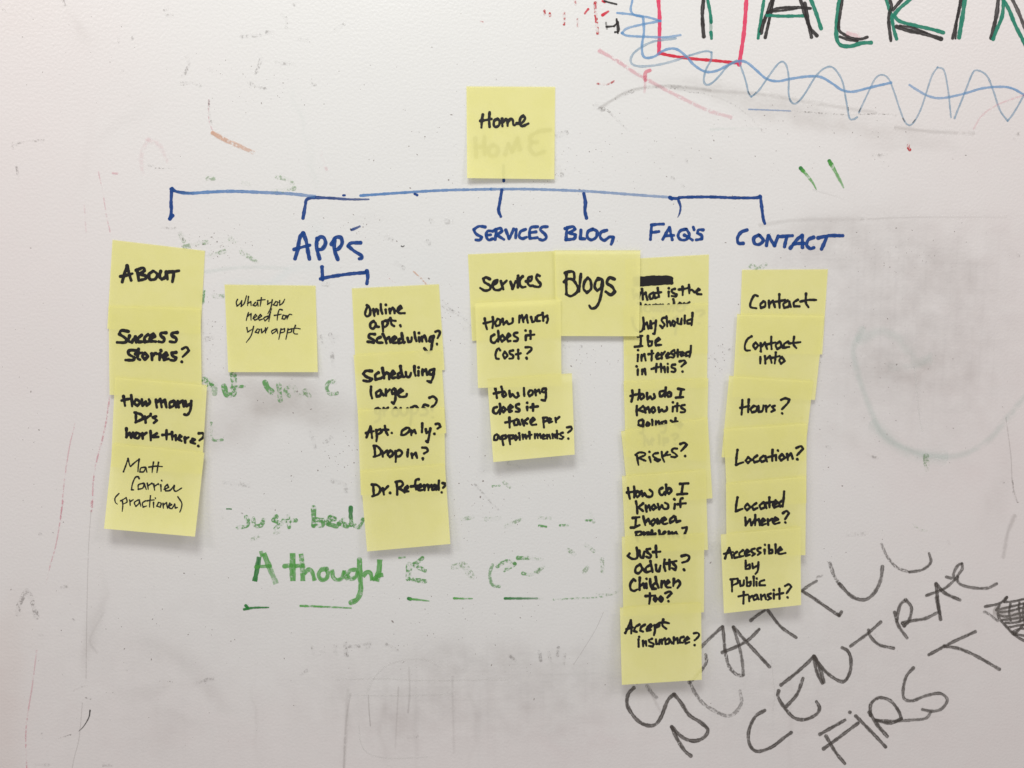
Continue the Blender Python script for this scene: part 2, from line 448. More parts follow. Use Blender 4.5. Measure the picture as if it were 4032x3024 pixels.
    blob(160, 60, 8, 30, -12, 0.28, G, 0.2); blob(170, 90, 30, 30, 0, 0.10, G, 0.2)
    blob(660, 260, 5, 70, -6, 0.22, (0.62, 0.75, 0.7), 0.2); blob(676, 360, 6, 60, 2, 0.2, (0.62, 0.75, 0.7), 0.2)
    blob(670, 540, 26, 60, 0, 0.22, CY, 0.4); blob(590, 600, 90, 8, -3, 0.26, CY, 0.3)
    blob(560, 640, 40, 60, 0, 0.08, G, 0.5); blob(900, 560, 60, 60, 0, 0.07, CY, 0.2)
    blob(790, 460, 60, 12, 0, 0.10, G, 0.6); blob(440, 400, 50, 20, 0, 0.10, CY, 0.3)
    # three wiped streaks running down the lower board
    for sx, sw in ((835, 5), (752, 6), (1010, 5), (905, 4), (1700, 7), (560, 4)):
        blob(sx, 1560, sw, 100, 2, 0.28, G, 0.3)
    me = bpy.data.meshes.new('board_surface')
    me.vertices.add(H * W); me.vertices.foreach_set('co', pos.astype(np.float32).ravel())
    nf = len(faces); me.loops.add(nf * 4); me.loops.foreach_set('vertex_index', faces.astype(np.int32).ravel())
    me.polygons.add(nf); me.polygons.foreach_set('loop_start', np.arange(0, nf * 4, 4, dtype=np.int32))
    me.polygons.foreach_set('loop_total', np.full(nf, 4, dtype=np.int32))
    me.update(); me.validate()
    me.materials.append(board_material())
    a = me.color_attributes.new('stain_and_cast', 'FLOAT_COLOR', 'POINT')  # smudges and grime, plus the painted pink lens cast
    a.data.foreach_set('color', np.concatenate([col, np.ones((H, W, 1))], -1).astype(np.float32).ravel())
    b = me.attributes.new('grime', 'FLOAT', 'POINT'); b.data.foreach_set('value', grime.astype(np.float32).ravel())
    o = link('board_surface', me, board)
    return o
build_surface()
FLAT = lambda x, y: np.zeros_like(np.asarray(x, float))
# ------------------------------------------------------------------ marker writing on the board
_lay = [0]
def mark(name, label, jobs):
    """jobs: (ink, tile, width, strokes, kwargs). A word is one part holding a mesh per ink colour;
    loose lines, smears and marks become one part each; specks too small to pick apart are joined as stuff"""
    if name in ('marker_word', 'marker_letter'):
        groups = {}
        for job in jobs:
            kind, tile, wd, text = job[:4]; kw = job[4] if len(job) > 4 else {}
            write(tile, wd, text, S=groups.setdefault(kind, Strokes()), **kw)
        first = None
        for kind, S in groups.items():
            _lay[0] += 1
            o = S.build(name if first is None else 'second_ink_colour', INK[kind], board if first is None else first, FLAT, 0.00005 + _lay[0] * 1e-6)
            if first is None:
                first = o; o['label'] = label
        return
    specks_ = Strokes(); n_ = 0
    for job in jobs:
        kind, tile, wd, text = job[:4]; kw = job[4] if len(job) > 4 else {}
        for part in text.split(';'):
            if kind == 'speckg' or (kind in ('redspk', 'greenf') and len(part.split()) < 8):
                if kind == 'speckg':
                    write(tile, wd, part, S=specks_, **kw); n_ += 1; continue
            S = Strokes(); write(tile, wd, part, S=S, **kw)
            _lay[0] += 1
            o = S.build(name, INK[kind], board, FLAT, 0.00005 + _lay[0] * 1e-6)
            o['label'] = label
    if n_:
        _lay[0] += 1
        o = specks_.build('erased_ink_residue', INK['speckg'], board, FLAT, 0.00005 + _lay[0] * 1e-6)
        o['kind'] = 'stuff'
f = lambda a, b, **k: dict(f0=a, f1=b, **k)

mark('marker_smear', 'pale cyan wiped ring', [('smearb', 'F', 62, '1200 480 1150 600 1190 780 1270 1000 1340 1130 1500 1220 1680 1262 1850 1240 2000 1150 2100 1030 2230 870'),
    ('smearb', 'F', 100, '1215 520 1330 480 1450 540 1530 660 1600 665', f(.8, .5)), ('smearb', 'F', 120, '1300 1080 1480 1230 1680 1262', f(.8, .8)), ('smearb', 'F', 70, '1400 700 1560 690 1620 640', f(.6, .4)),
    ('smearb', 'D', 40, '1290 110 1450 88 1620 82 1780 90', f(.8, .5)),
    ('smearb', 'C', 26, '270 805 400 800 560 800', f(.8, .3))])
mark('marker_smear', 'grey wiped arc', [('smear', 'B', 30, '1690 665 1760 620 1850 570 1960 545 2100 535 2250 545 2360 560', f(1, .7)),
    ('smear', 'C', 40, '30 545 250 565 560 585 900 640 1280 700', f(.6, .5)),
    ('smear', 'C', 36, '1420 795 1600 815 1750 825 1890 830', f(.7, .6)),
    ('smear', 'G', 26, '600 940 560 860 640 700', f(.4, .2)),
    ('smear', 'C', 14, '900 1180 1000 1210 1090 1240', f(.4, .2)),
    ('smear', 'C', 40, '580 1400 800 1370 1200 1365', f(.5, .3)), ('smear', 'C', 20, '1200 1365 1500 1352 2100 1352', f(.5, .2)),
    ('smear', 'I', 40, '2150 100 2110 200 2085 340', f(.9, .7))])
mark('marker_line', 'faded brown arc', [('speckg', 'C', 11, '0 540 100 565 250 590 340 620 420 660 500 720 550 775 600 830', f(1, .4)),
    ('speckg', 'B', 15, '1650 650 1690 672 1730 690 1780 740 1850 805', f(.9, .7)),
    ('speckg', 'B', 26, '1780 610 1900 560 2000 540 2212 540', f(.7, .6))])
mark('marker_line', 'faint straight scratch line', [('smear', 'H', 7, '1700 690 1650 800 1570 930 1515 1015'),
    ('speckg', 'A', 6, '965 1045 1100 1048'), ('ghost', 'F', 14, '1530 700 1545 850 1560 1000 1580 1100'),
    ('ghost', 'H', 16, '230 1190 280 1090 360 1020 480 985 600 990 680 1030'), ('ghost', 'H', 14, '180 1400 190 1500 240 1570 380 1600 600 1590'),
    ('ghost', 'H', 16, '40 1110 300 1105 640 1115 1100 1110'), ('ghost', 'H', 14, '120 1205 400 1210 760 1200'),
    ('smear', 'H', 12, '238 1210 242 1300 250 1395', f(.9, 1.3)), ('smear', 'H', 22, '490 1040 495 1180 485 1310', f(.4, .8)),
    ('smear', 'H', 18, '425 1160 415 1340 405 1540', f(.7, .3)), ('smear', 'H', 34, '110 1180 100 1400 85 1659', f(.4, .7)),
    ('smear', 'H', 26, '760 1100 765 1350 770 1560', f(.5, .3)), ('smear', 'G', 18, '2180 1200 2150 1400 2140 1659', f(.5, .5)),
    ('smear', 'I', 9, '640 990 660 1200 650 1300', f(.4, .3)), ('smear', 'F', 12, '2100 1020 2130 1250 2140 1420 2170 1545', f(.9, 1)),
    ('speckg', 'F', 10, '2140 1400 2150 1500 2175 1545')])

# diagram
mark('marker_line', 'blue tree diagram line with six drops', [
    ('blue', 'A', 21, '1068 1178 1064 1260 1066 1310 1058 1362'), ('blue', 'A', 24, '1056 1362 1074 1340'), ('blue', 'A', 20, '1062 1176 1072 1172'),
    ('bluelt', 'A', 20, '1068 1172 1100 1192 1180 1202 1300 1195 1450 1190 1650 1198 1800 1205 1960 1222', f(1, .62)),
    ('blue', 'A', 18, '1068 1172 1100 1192 1200 1202', f(.8, .1)),
    ('blue', 'B', 21, '-169 1358 -155 1280 -146 1242 -104 1230 0 1232 120 1240 240 1240', f(1, .7, taper=.5)),
    ('blue', 'A', 12, '2134 1215 2146 1215'),
    ('bluelt', 'B', 17, '188 1217 400 1202 700 1184 1000 1177', f(1, .72)), ('bluelt', 'B', 17, '1000 1177 1250 1177 1600 1190 1900 1212 2110 1227', f(.72, .55)),
    ('blue', 'B', 16, '526 1206 542 1214'),
    ('blue', 'B', 20, '1068 1182 1055 1260 1048 1310 1062 1348'), ('blue', 'B', 22, '1578 1204 1588 1260 1585 1310 1595 1358'),
    ('blue', 'C', 19, '10 1232 60 1235 80 1228 250 1225 400 1230 545 1230 570 1218'), ('blue', 'C', 24, '8 1228 22 1236'),
    ('blue', 'C', 17, '62 1245 75 1285 70 1325 58 1352', f(1, .8, taper=.7)), ('blue', 'C', 20, '572 1222 582 1300 590 1360 600 1392'),
    ('blue', 'B', 18, '1078 1030 1080 1126', f(1, 1))])
mark('marker_word', 'blue marker word Apps with apostrophe', [
    ('blue', 'A', 25, '1835 1610 1850 1560 1865 1480 1885 1450 1905 1500 1915 1560 1925 1612'), ('blue', 'A', 20, '1828 1552 1880 1537 1928 1525'),
    ('blue', 'A', 24, '1972 1482 1970 1540 1988 1610;1970 1500 1990 1475 2015 1480 2025 1515 2005 1548 1980 1553'),
    ('blue', 'A', 24, '2082 1485 2080 1550 2102 1615;2062 1520 2085 1480 2120 1478 2128 1515 2105 1548 2085 1553'),
    ('blue', 'B', 22, '190 1510 130 1512 112 1530 150 1562 195 1590 196 1606 180 1610'), ('blue', 'B', 15, '132 1430 184 1408', f(.9, .7))])
mark('marker_line', 'blue bracket under the word Apps', [('blue', 'E', 22, '-51 80 -47 162;-62 155 10 140 120 124 225 115'), ('blue', 'E', 23, '228 105 234 140 228 185')])
mark('marker_word', 'blue marker word SERVICES', [('blue', 'B', 19, '965 1412 925 1408 893 1428 908 1455 944 1475 930 1493 905 1492;1012 1438 980 1438 970 1465 985 1492 1012 1485;972 1464 1000 1460;1032 1425 1026 1490;1022 1430 1058 1420 1070 1438 1036 1460 1082 1490;1092 1430 1112 1485 1142 1424;1158 1425 1154 1480;1217 1426 1185 1440 1176 1470 1195 1484 1222 1475;1292 1410 1250 1415 1240 1450 1242 1482 1290 1478;1240 1448 1282 1442;1352 1410 1320 1412 1308 1430 1335 1455 1345 1478 1325 1494 1302 1488')])
mark('marker_word', 'blue marker word BLOG', [('blue', 'B', 20, '1475 1415 1468 1490;1460 1422 1508 1410 1525 1425 1488 1448 1525 1460 1518 1484 1465 1492;1560 1430 1555 1485 1585 1486;1635 1425 1605 1440 1600 1475 1625 1492 1655 1475 1660 1440 1635 1425;1722 1432 1685 1445 1680 1475 1705 1495 1738 1474 1762 1476 1756 1500 1748 1520')])
mark('marker_word', "blue marker word FAQ'S", [('blue', 'C', 19, '-104 1398 -112 1490;-106 1400 -30 1394;-106 1446 -58 1440;-36 1490 -14 1450 6 1415 14 1450 24 1492;-22 1468 34 1464;108 1425 75 1435 60 1465 75 1490 110 1490 130 1460 112 1425;98 1462 150 1494;154 1412 160 1430;217 1430 188 1430 180 1450 206 1464 208 1485 172 1492')])
mark('marker_word', 'blue marker word CONTACT', [('blue', 'C', 22, '490 1430 452 1445 430 1480 436 1512 466 1514;562 1462 532 1480 536 1514 565 1520 590 1495 568 1465;610 1528 622 1466 660 1528 684 1468;696 1472 772 1466;738 1470 722 1536;758 1544 800 1490 832 1464 834 1540;778 1518 842 1514;904 1476 872 1490 860 1524 882 1546 906 1540;930 1480 1000 1466 1086 1466;985 1474 968 1515 952 1550')])

# title and scribbles, top right
mark('marker_line', 'red marker box around the first title letter', [('pink', 'B', 23, '2042 0 2050 130 2045 335'), ('red', 'C', 19, '-60 328 10 345 150 365 300 378 440 394'), ('pink', 'C', 25, '485 0 470 200 440 402')])
mark('marker_line', 'pale blue loops and waves under the title', [
    ('pale', 'B', 14, '1880 0 1870 60 1892 92 1945 105;1785 80 1880 90 1980 108 2055 130'),
    ('pale', 'B', 15, '2055 130 1950 150 1850 175 1815 205 1850 222 1960 228 2080 232 2180 218', f(1, .8)),
    ('pale', 'B', 16, '1948 115 1952 200 1940 280 1945 342 1970 360 2020 350 2060 322 2110 303 2160 308 2215 350 2265 405 2335 445 2405 440 2485 400 2545 380 2595 390 2655 440 2715 490 2785 505 2865 490 2975 475 3055 480 3125 520 3185 560 3255 570 3355 545 3490 514'),
    ('paler', 'B', 15, '2150 238 2000 262 1900 320 1870 370 1890 405 1970 412 2100 390 2235 345', f(.9, .7)),
    ('paler', 'C', 13, '130 345 230 318 268 325 265 370 235 430 220 490 228 522 255 525 300 490 370 410 425 375'),
    ('paler', 'C', 12, '440 385 480 500 497 575 515 602 560 565 620 480 690 390 730 400 748 480 748 580 765 635 800 640 850 580 920 470 980 420 1030 425 1080 500 1105 620 1125 730 1150 742 1175 728'),
    ('paler', 'C', 11, '1185 700 1250 560 1290 485 1330 465 1370 490 1400 560 1440 680 1470 755 1500 778 1530 755 1570 680 1610 560 1640 470 1675 418 1715 440 1740 560 1758 730', f(.9, .9)),
    ('paler', 'C', 12, '1780 736 1810 660 1850 560 1890 460 1920 437 1980 470 2020 560 2060 680 2110 752 2150 700 2230 560', f(1, .9)),
    ('pale', 'C', 15, '1500 528 1540 555 1620 598 1700 610 1830 585 1950 550 2060 540 2140 550 2230 600', f(.75, 1)),
    ('bluelt', 'C', 9, '500 680 640 685 760 690', f(.55, .45)), ('speckg', 'C', 9, '760 690 900 700 1100 712 1300 708 1420 718'),
    ('black', 'C', 6, '497 570 508 590;530 592 545 572;752 615 762 632;800 636 816 625;1118 668 1120 690;1186 694 1196 672;1458 735 1470 756;1520 762 1536 742', f(.6, .5))])
for _nm, _jobs in (
    ('T', [('black', 'C', 24, '218 0 211 80 215 170 220 228'), ('teal', 'C', 20, '244 0 260 80 266 140'), ('teal', 'C', 18, '262 130 264 205', f(.4, .3)), ('teal', 'C', 20, '264 200 268 240')]),
    ('A', [('teal', 'C', 20, '594 0 580 90 565 190 558 238'), ('black', 'C', 24, '645 0 620 70 592 140 575 205'), ('black', 'C', 20, '652 0 628 120 602 234'),
    ('black', 'C', 22, '822 0 850 90 880 170 924 222'), ('black', 'C', 22, '848 20 868 120 890 232'), ('teal', 'C', 24, '888 0 922 90 950 178'),
    ('black', 'C', 18, '615 78 680 52 780 45 885 52'), ('black', 'C', 14, '625 74 720 64 800 52'), ('teal', 'C', 20, '614 94 700 100 850 98')]),
    ('L', [('teal', 'C', 25, '1064 0 1050 100 1044 200 1052 255 1080 284 1140 286 1200 268 1262 265'), ('black', 'C', 19, '1082 0 1066 100 1060 180 1090 212 1150 240 1200 242 1238 230'), ('black', 'C', 18, '1066 228 1120 246 1175 254')]),
    ('K', [('teal', 'C', 22, '1355 0 1385 90 1402 180 1420 243'), ('black', 'C', 21, '1378 0 1388 40 1370 112 1384 254'), ('teal', 'C', 23, '1500 0 1440 50 1402 95 1440 132 1540 160 1640 182 1712 203'),
    ('black', 'C', 21, '1448 0 1396 62'), ('black', 'C', 25, '1418 165 1480 186 1600 212 1698 242'), ('black', 'C', 14, '1440 160 1520 172 1610 206')]),
    ('I', [('black', 'C', 19, '1826 0 1800 100 1768 238'), ('black', 'C', 14, '1815 0 1796 120 1786 240'), ('teal', 'C', 27, '1844 0 1830 100 1808 234')]),
    ('N', [('black', 'C', 26, '2052 0 2040 100 2008 238', f(.85, 1)), ('teal', 'C', 23, '2086 0 2076 100 2040 190 2020 244'), ('teal', 'C', 24, '2084 0 2120 62 2160 160 2225 285'), ('black', 'C', 23, '2142 0 2180 80 2230 205', f(.85, .8))])):
    mark('marker_letter', 'large green and black marker letter %s cut off by the top edge' % _nm, _jobs)
mark('marker_mark', 'scattered red marks left of the title', [('redspk', 'B', 15, '1455 82 1455 152'), ('red', 'B', 13, '1606 56 1584 84', f(.9, .7)), ('red', 'B', 20, '1694 94 1732 70', f(1, .8, taper=.5)),
    ('redspk', 'B', 20, '1650 18 1652 90 1658 150 1665 210'), ('red', 'B', 8, '1650 20 1653 50;1648 95 1654 140', f(.8, .8)), ('red', 'B', 14, '1694 6 1708 12'), ('redspk', 'B', 14, '1332 62 1336 90;1366 82 1368 100;1540 120 1542 165;1522 0 1524 30'),
    ('redspk', 'B', 12, '1662 520 1720 525 1768 505', f(.8, .8)), ('redspk', 'C', 18, '1494 900 1490 915 1502 932'), ('redspk', 'B', 9, '935 130 950 136', f(.6, .6)), ('redspk', 'F', 4, '-1740 150 -1700 180', f(.7, .4))])
mark('marker_mark', 'small black symbols beside the blue loops', [('black', 'B', 12, '1705 6 1740 16 1782 26'), ('black', 'B', 12, '1716 140 1722 180', f(.5, .4)), ('black', 'B', 12, '1718 166 1764 162;1766 164 1790 136 1796 190 1772 200;1782 118 1790 206')])
mark('marker_line', 'faded pink diagonal line', [('pinkf', 'B', 30, '1680 318 1780 375 1900 455 2000 510 2100 565 2240 635 2360 690 2490 728', f(.9, .5)), ('pink', 'B', 22, '1990 437 1962 452 1960 500', f(.55, .4)), ('pinkf', 'B', 22, '1960 480 1956 570', f(.9, .4)),
    ('pinkf', 'C', 34, '1120 208 1180 222', f(.6, .5)), ('pinkf', 'C', 14, '1900 800 1950 720 2050 650 2212 590', f(.35, .5))])
mark('marker_mark', 'two short green marker dashes', [('green', 'C', 23, '822 1045 836 1062', f(1, .9)), ('greenm', 'C', 20, '836 1060 870 1100 900 1140 920 1178', f(1, .7, taper=.65)), ('green', 'C', 24, '1000 1000 1010 1020', f(1, .8)), ('greenm', 'C', 24, '1005 1008 1040 1070 1072 1130 1090 1168', f(1, .6, taper=.6)),
    ('greenf', 'F', 34, '1602 1260 1608 1340')])

# left-hand faded lines
mark('marker_line', 'long faded pink lines down the left side', [('pinkt', 'A', 12, '612 1070 640 1200 660 1330 684 1440', f(.8, .9)), ('pinkt', 'A', 14, '525 1280 535 1440', f(.5, .3)),
    ('pinkt', 'D', 15, '682 885 664 1020 642 1130 605 1270 582 1400 572 1600', f(1.5, 1.5)), ('pinkt', 'D', 12, '466 1055 432 1200 402 1400 375 1659', f(.9, 1.3)),
    ('pinkt', 'G', 22, '572 0 566 60', f(1, .8)), ('pinkt', 'G', 12, '392 0 352 250 312 400 285 512', f(1.3, 1)), ('pinkt', 'G', 13, '228 930 200 1150 176 1300 160 1450 166 1675', f(.7, 1.6)),
    ('smear', 'G', 9, '566 60 550 300 540 700 535 1100', f(.9, 1)), ('smear', 'G', 9, '512 1255 492 1470 460 1600 448 1670', f(1, 1)), ('pinkt', 'A', 40, '885 1080 880 960 920 870 990 900 1040 1000', f(.3, .25)), ('pinkt', 'A', 22, '705 1078 728 1080', f(1, 1)), ('pinkt', 'A', 24, '2002 950 2030 1050', f(.6, .5))])
mark('marker_line', 'faded orange streak', [('orange', 'A', 34, '1325 828 1400 870 1480 905 1575 948', f(1, .7)), ('pinkt', 'A', 12, '1300 620 1298 740 1325 822', f(1, 1)), ('speckg', 'A', 14, '1300 620 1300 700 1318 770', f(.9, .9)), ('orange', 'E', 12, '520 110 600 190', f(.8, .8)), ('speckg', 'E', 12, '700 290 760 350 840 410 880 460', f(.9, .6))])
mark('marker_mark', 'erased grey caret low on the left', [('speckg', 'G', 32, '112 700 120 640 165 552', f(.9, .8)), ('speckg', 'G', 32, '168 552 200 620 228 722', f(1, .9))])
mark('marker_mark', 'thin black tick low on the left', [('black', 'G', 8, '560 1300 552 1345 520 1400 490 1430', f(.9, .6, taper=.5)), ('speckg', 'G', 9, '350 1480 440 1452;455 1182 490 1160 545 1145;530 1222 570 1232;260 1440 262 1470', f(1, 1))])

# green writing
mark('marker_mark', 'half-erased green marker words between the columns', [
    ('greens', 'G', 25, '1530 95 1545 130 1530 155 1478 162;1575 105 1585 150 1625 148 1640 112;1720 92 1700 118 1752 140 1712 170;1792 90 1798 162;1762 122 1842 118', f(1, .95)),
    ('greens', 'G', 28, '1950 38 1950 150 2005 150 2010 118 1960 112;2030 132 2085 108 2055 98 2040 140 2095 155'), ('greens', 'G', 24, '2140 110 2105 140 2160 158'),
    ('green', 'G', 26, '2182 38 2182 100', f(.95, .8)), ('greens', 'H', 24, '128 90 132 150;60 132 130 150;150 150 180 160 205 110'), ('green', 'G', 7, '1410 47 1440 48'), ('greenf', 'G', 20, '1565 240 1612 215;1710 198 1740 190'),
    ('speckg', 'G', 8, '1380 96 1390 104 1378 110;1500 70 1512 78')])
mark('marker_word', 'bright green marker letter A with a darker left leg', [
    ('green', 'G', 30, '1584 498 1598 430 1612 345', f(1, .85, cap=False)), ('greenm', 'G', 34, '1616 330 1640 322 1680 420 1718 514', f(1, .45, cap=False)), ('greenm', 'G', 22, '1592 408 1682 402', f(.9, .8))])
mark('marker_word', 'bright green marker word thought under the third column', [
    ('greenm', 'G', 38, '1820 322 1822 496', f(1, .95, cap=False)), ('greenm', 'G', 24, '1768 404 1815 398;1840 402 1882 398', f(.95, .9)),
    ('greenm', 'G', 32, '1872 326 1884 496', f(1, .9, cap=False)), ('greenm', 'G', 26, '1892 452 1920 424 1942 440 1958 494', f(.9, 1, cap=False)),
    ('greenm', 'G', 26, '2032 420 1998 426 1982 456 1998 486 2028 482 2040 452 2034 424', f(.95, .9)),
    ('greenm', 'G', 25, '2066 424 2072 470 2096 488 2128 476 2142 430;2142 430 2152 470 2164 490', f(1, .9, cap=False)),
    ('greenm', 'H', 24, '160 424 126 430 108 456 126 482 158 470 170 440', f(.95, .9)), ('greenm', 'H', 32, '182 362 184 440 190 520 186 570 165 612 128 630', f(1, .9)),
    ('greenm', 'H', 26, '204 470 226 442 250 446 262 492;262 490 300 464 330 456', f(.9, 1, cap=False)), ('greenm', 'H', 34, '308 362 304 430 288 498', f(1, .95, cap=False))])
mark('marker_mark', 'nearly erased green marker words', [
    ('greens', 'H', 36, '490 392 486 482'), ('greens', 'H', 26, '575 352 520 395 592 432;515 488 592 498', f(1, .9)), ('greenm', 'H', 12, '428 352 466 348', f(.8, .7)),
    ('greenf', 'H', 44, '770 410 830 400 862 440 884 470'), ('greens', 'H', 20, '1010 395 992 455 1010 520 1052 530', f(.6, .7)), ('greens', 'H', 24, '1040 402 1100 372 1150 388 1085 430;1168 352 1235 352', f(.9, .8)), ('greens', 'H', 20, '1198 448 1250 456 1300 420', f(.9, .7)), ('greenf', 'H', 20, '1235 352 1320 362;1290 440 1330 405'),
    ('greenf', 'H', 24, '1480 300 1520 330;1590 270 1640 310;1580 440 1600 410;1690 360 1695 440;820 110 890 95;970 110 1060 105;1090 160 1190 110'), ('greenf', 'H', 14, '1660 575 1740 580 1800 550 1830 500', f(1.3, 1)), ('greens', 'H', 13, '1300 152 1345 158;1430 150 1480 148;1590 118 1630 118', f(1, 1)), ('greenf', 'H', 20, '1300 105 1370 105;1620 70 1640 130'),
    ('greens', 'D', 34, '1268 782 1300 790 1312 812 1285 826'), ('greens', 'D', 34, '1332 812 1335 870', f(.5, .4)), ('greens', 'D', 34, '1392 820 1410 875 1455 872'), ('greens', 'D', 36, '1450 742 1455 870', f(1, 1)), ('greens', 'D', 18, '1440 830 1520 824'),
    ('greens', 'D', 36, '1648 798 1662 830 1690 858', f(1, .95)), ('greens', 'D', 30, '1735 815 1738 860 1744 910', f(.95, .7)), ('greens', 'D', 24, '1800 822 1775 850 1800 885', f(.8, .7)), ('greenf', 'D', 30, '1830 830 1850 880;1870 880 1895 850 1925 885', f(1.2, 1)), ('greens', 'D', 24, '2084 790 2046 800 2032 830 2048 868 2100 866', f(.8, .75)),
    ('greens', 'D', 26, '1262 225 1258 300', f(.9, .7)), ('greenf', 'D', 30, '1330 260 1390 262'), ('greens', 'D', 15, '1314 1050 1322 1152 1385 1156', f(.8, .7)), ('greenf', 'E', 22, '0 800 30 800;0 872 44 866;1080 1420 1120 1450'), ('greens', 'E', 13, '1012 1446 1055 1440', f(.9, .8)),
    ('greenf', 'A', 28, '1120 1450 1142 1500;1150 1535 1215 1520 1290 1505;1430 1480 1455 1505;1300 1592 1400 1560;1500 1565 1600 1630;1720 1100 1770 1110 1820 1140;1515 1140 1545 1145;1290 1110 1330 1112;1700 1190 1830 1170'), ('greenf', 'F', 30, '510 72 560 90 605 62'),
    ('greenf', 'I', 14, '1525 145 1560 175 1610 185', f(.9, .8))])
mark('marker_line', 'green underline dashes', [('green', 'G', 15, '1518 672 1580 662 1672 660', f(1, .9, taper=.5)), ('green', 'G', 16, '1528 648 1542 662'), ('greenm', 'G', 13, '1868 650 2000 655 2185 664', f(1.1, .9, taper=.4)),
    ('green', 'H', 20, '486 604 500 608', f(1, .9)), ('greenm', 'H', 13, '500 608 545 612 615 620', f(1.1, .8, taper=.5)), ('greenm', 'H', 12, '770 603 885 605', f(1.1, .8, taper=.4)), ('green', 'H', 15, '1086 604 1180 604 1290 604', f(1, .5, taper=.3)), ('greenf', 'H', 12, '1290 604 1325 606'), ('greens', 'H', 10, '1390 612 1500 605 1620 600 1700 592', f(.7, .5))])

# grey slanted words, lower right
mark('marker_word', 'slanted grey marker word SEATTLE', [
    ('grey', 'I', 23, '-215 1160 -250 1200 -255 1270 -205 1350 -145 1390 -85 1390 -45 1340 -5 1240 35 1200 80 1255 130 1330 200 1375 245 1420 225 1465 170 1490 110 1480 60 1445 20 1402;20 1402 50 1470 100 1550 140 1584'),
    ('greyw', 'I', 22, '130 1120 165 1190 220 1260 300 1310 370 1335 420 1310 455 1250 445 1180', f(1, .6)), ('greyw', 'I', 20, '232 955 236 1000 210 1045 150 1110 125 1130', f(1.3, 1.2)),
    ('grey', 'I', 20, '205 905 260 850 335 780', f(.75, .9)), ('grey', 'I', 20, '338 778 345 850 352 930', f(1, .9)), ('greyw', 'I', 21, '352 930 375 1020 420 1075 462 1085', f(1.3, 1.2)), ('grey', 'I', 19, '466 1080 460 1000 440 900 402 780', f(.75, .8)), ('grey', 'I', 21, '404 782 500 890 630 1030;335 940 420 905 500 860 565 795', f(.95, .95)),
    ('grey', 'I', 19, '512 742 600 678;618 678 700 780 796 848'), ('grey', 'I', 18, '830 556 880 520 922 495', f(.9, .7)), ('grey', 'I', 20, '835 560 900 600 1000 670 1062 710 1078 686'), ('greyw', 'I', 16, '925 472 958 464', f(.6, .6)),
    ('greyw', 'I', 22, '1004 385 1030 460 1062 512', f(1.1, 1.1)), ('grey', 'I', 22, '1062 512 1140 590 1220 612 1280 570 1320 490 1332 405', f(1, .75)),
    ('greyw', 'I', 17, '1325 265 1360 340 1420 410 1500 440', f(.8, 1.3)), ('grey', 'I', 17, '1500 440 1580 425 1632 380 1622 322', f(.9, .9)),
    ('greyw', 'H', 22, '1972 1150 2000 1190 2030 1220', f(.7, .6)), ('smear', 'H', 30, '1990 1180 2050 1300', f(.8, .5))])
mark('marker_word', 'slanted grey marker word CENTRAL', [
    ('grey', 'I', 21, '600 1300 540 1340 500 1430 505 1510 550 1555 640 1530 720 1470 765 1438;686 1178 682 1215 720 1280 780 1345 850 1357 920 1325 940 1285 920 1245;735 1275 800 1200 838 1100'),
    ('grey', 'I', 21, '700 1143 780 1080 860 1010 905 962;905 962 920 1050 958 1132'), ('grey', 'I', 22, '966 1125 950 1060 908 965'), ('grey', 'I', 21, '908 965 960 1040 1030 1100 1092 1120 1130 1060 1135 980 1115 930 1080 910'),
    ('grey', 'I', 19, '1132 902 1240 822 1322 750;1245 800 1258 842 1312 892 1402 914', f(.9, .95)), ('grey', 'I', 20, '1408 690 1430 770 1485 850;1420 745 1440 650 1475 612 1512 660 1500 735 1468 775 1456 758 1520 742 1600 728 1670 694', f(1, .8)),
    ('grey', 'I', 21, '1694 735 1680 650 1665 512 1720 570 1815 614'), ('grey', 'I', 20, '1668 600 1690 700', f(.8, .8)), ('grey', 'I', 18, '1605 586 1720 540 1800 470', f(1, .8)), ('grey', 'I', 18, '1728 470 1760 478;1780 485 1775 450 1800 400 1826 386 1828 420 1798 470 1812 512 1880 535 1980 540 2044 512', f(.85, .85))])
mark('marker_word', 'slanted grey marker word FIRST', [
    ('grey', 'I', 21, '980 1460 1040 1560 1098 1632;942 1450 1100 1360;965 1540 1060 1470 1180 1380;1165 1335 1250 1420 1352 1528;1128 1312 1132 1314'),
    ('grey', 'I', 23, '1250 1312 1300 1390 1362 1463'), ('grey', 'I', 20, '1258 1332 1260 1262 1310 1222 1380 1240 1430 1300 1450 1352 1380 1380 1290 1362'), ('grey', 'I', 18, '1290 1362 1400 1367 1520 1360 1600 1350 1635 1310', f(.9, .7)),
    ('grey', 'I', 19, '1525 1035 1480 1090 1460 1180 1470 1230 1520 1240 1600 1210 1690 1195 1735 1235 1700 1290 1640 1306 1580 1295', f(.95, .8)), ('grey', 'I', 20, '1620 955 1760 880 1910 810;1715 900 1820 920 1930 970 2060 1045', f(1, .9))])
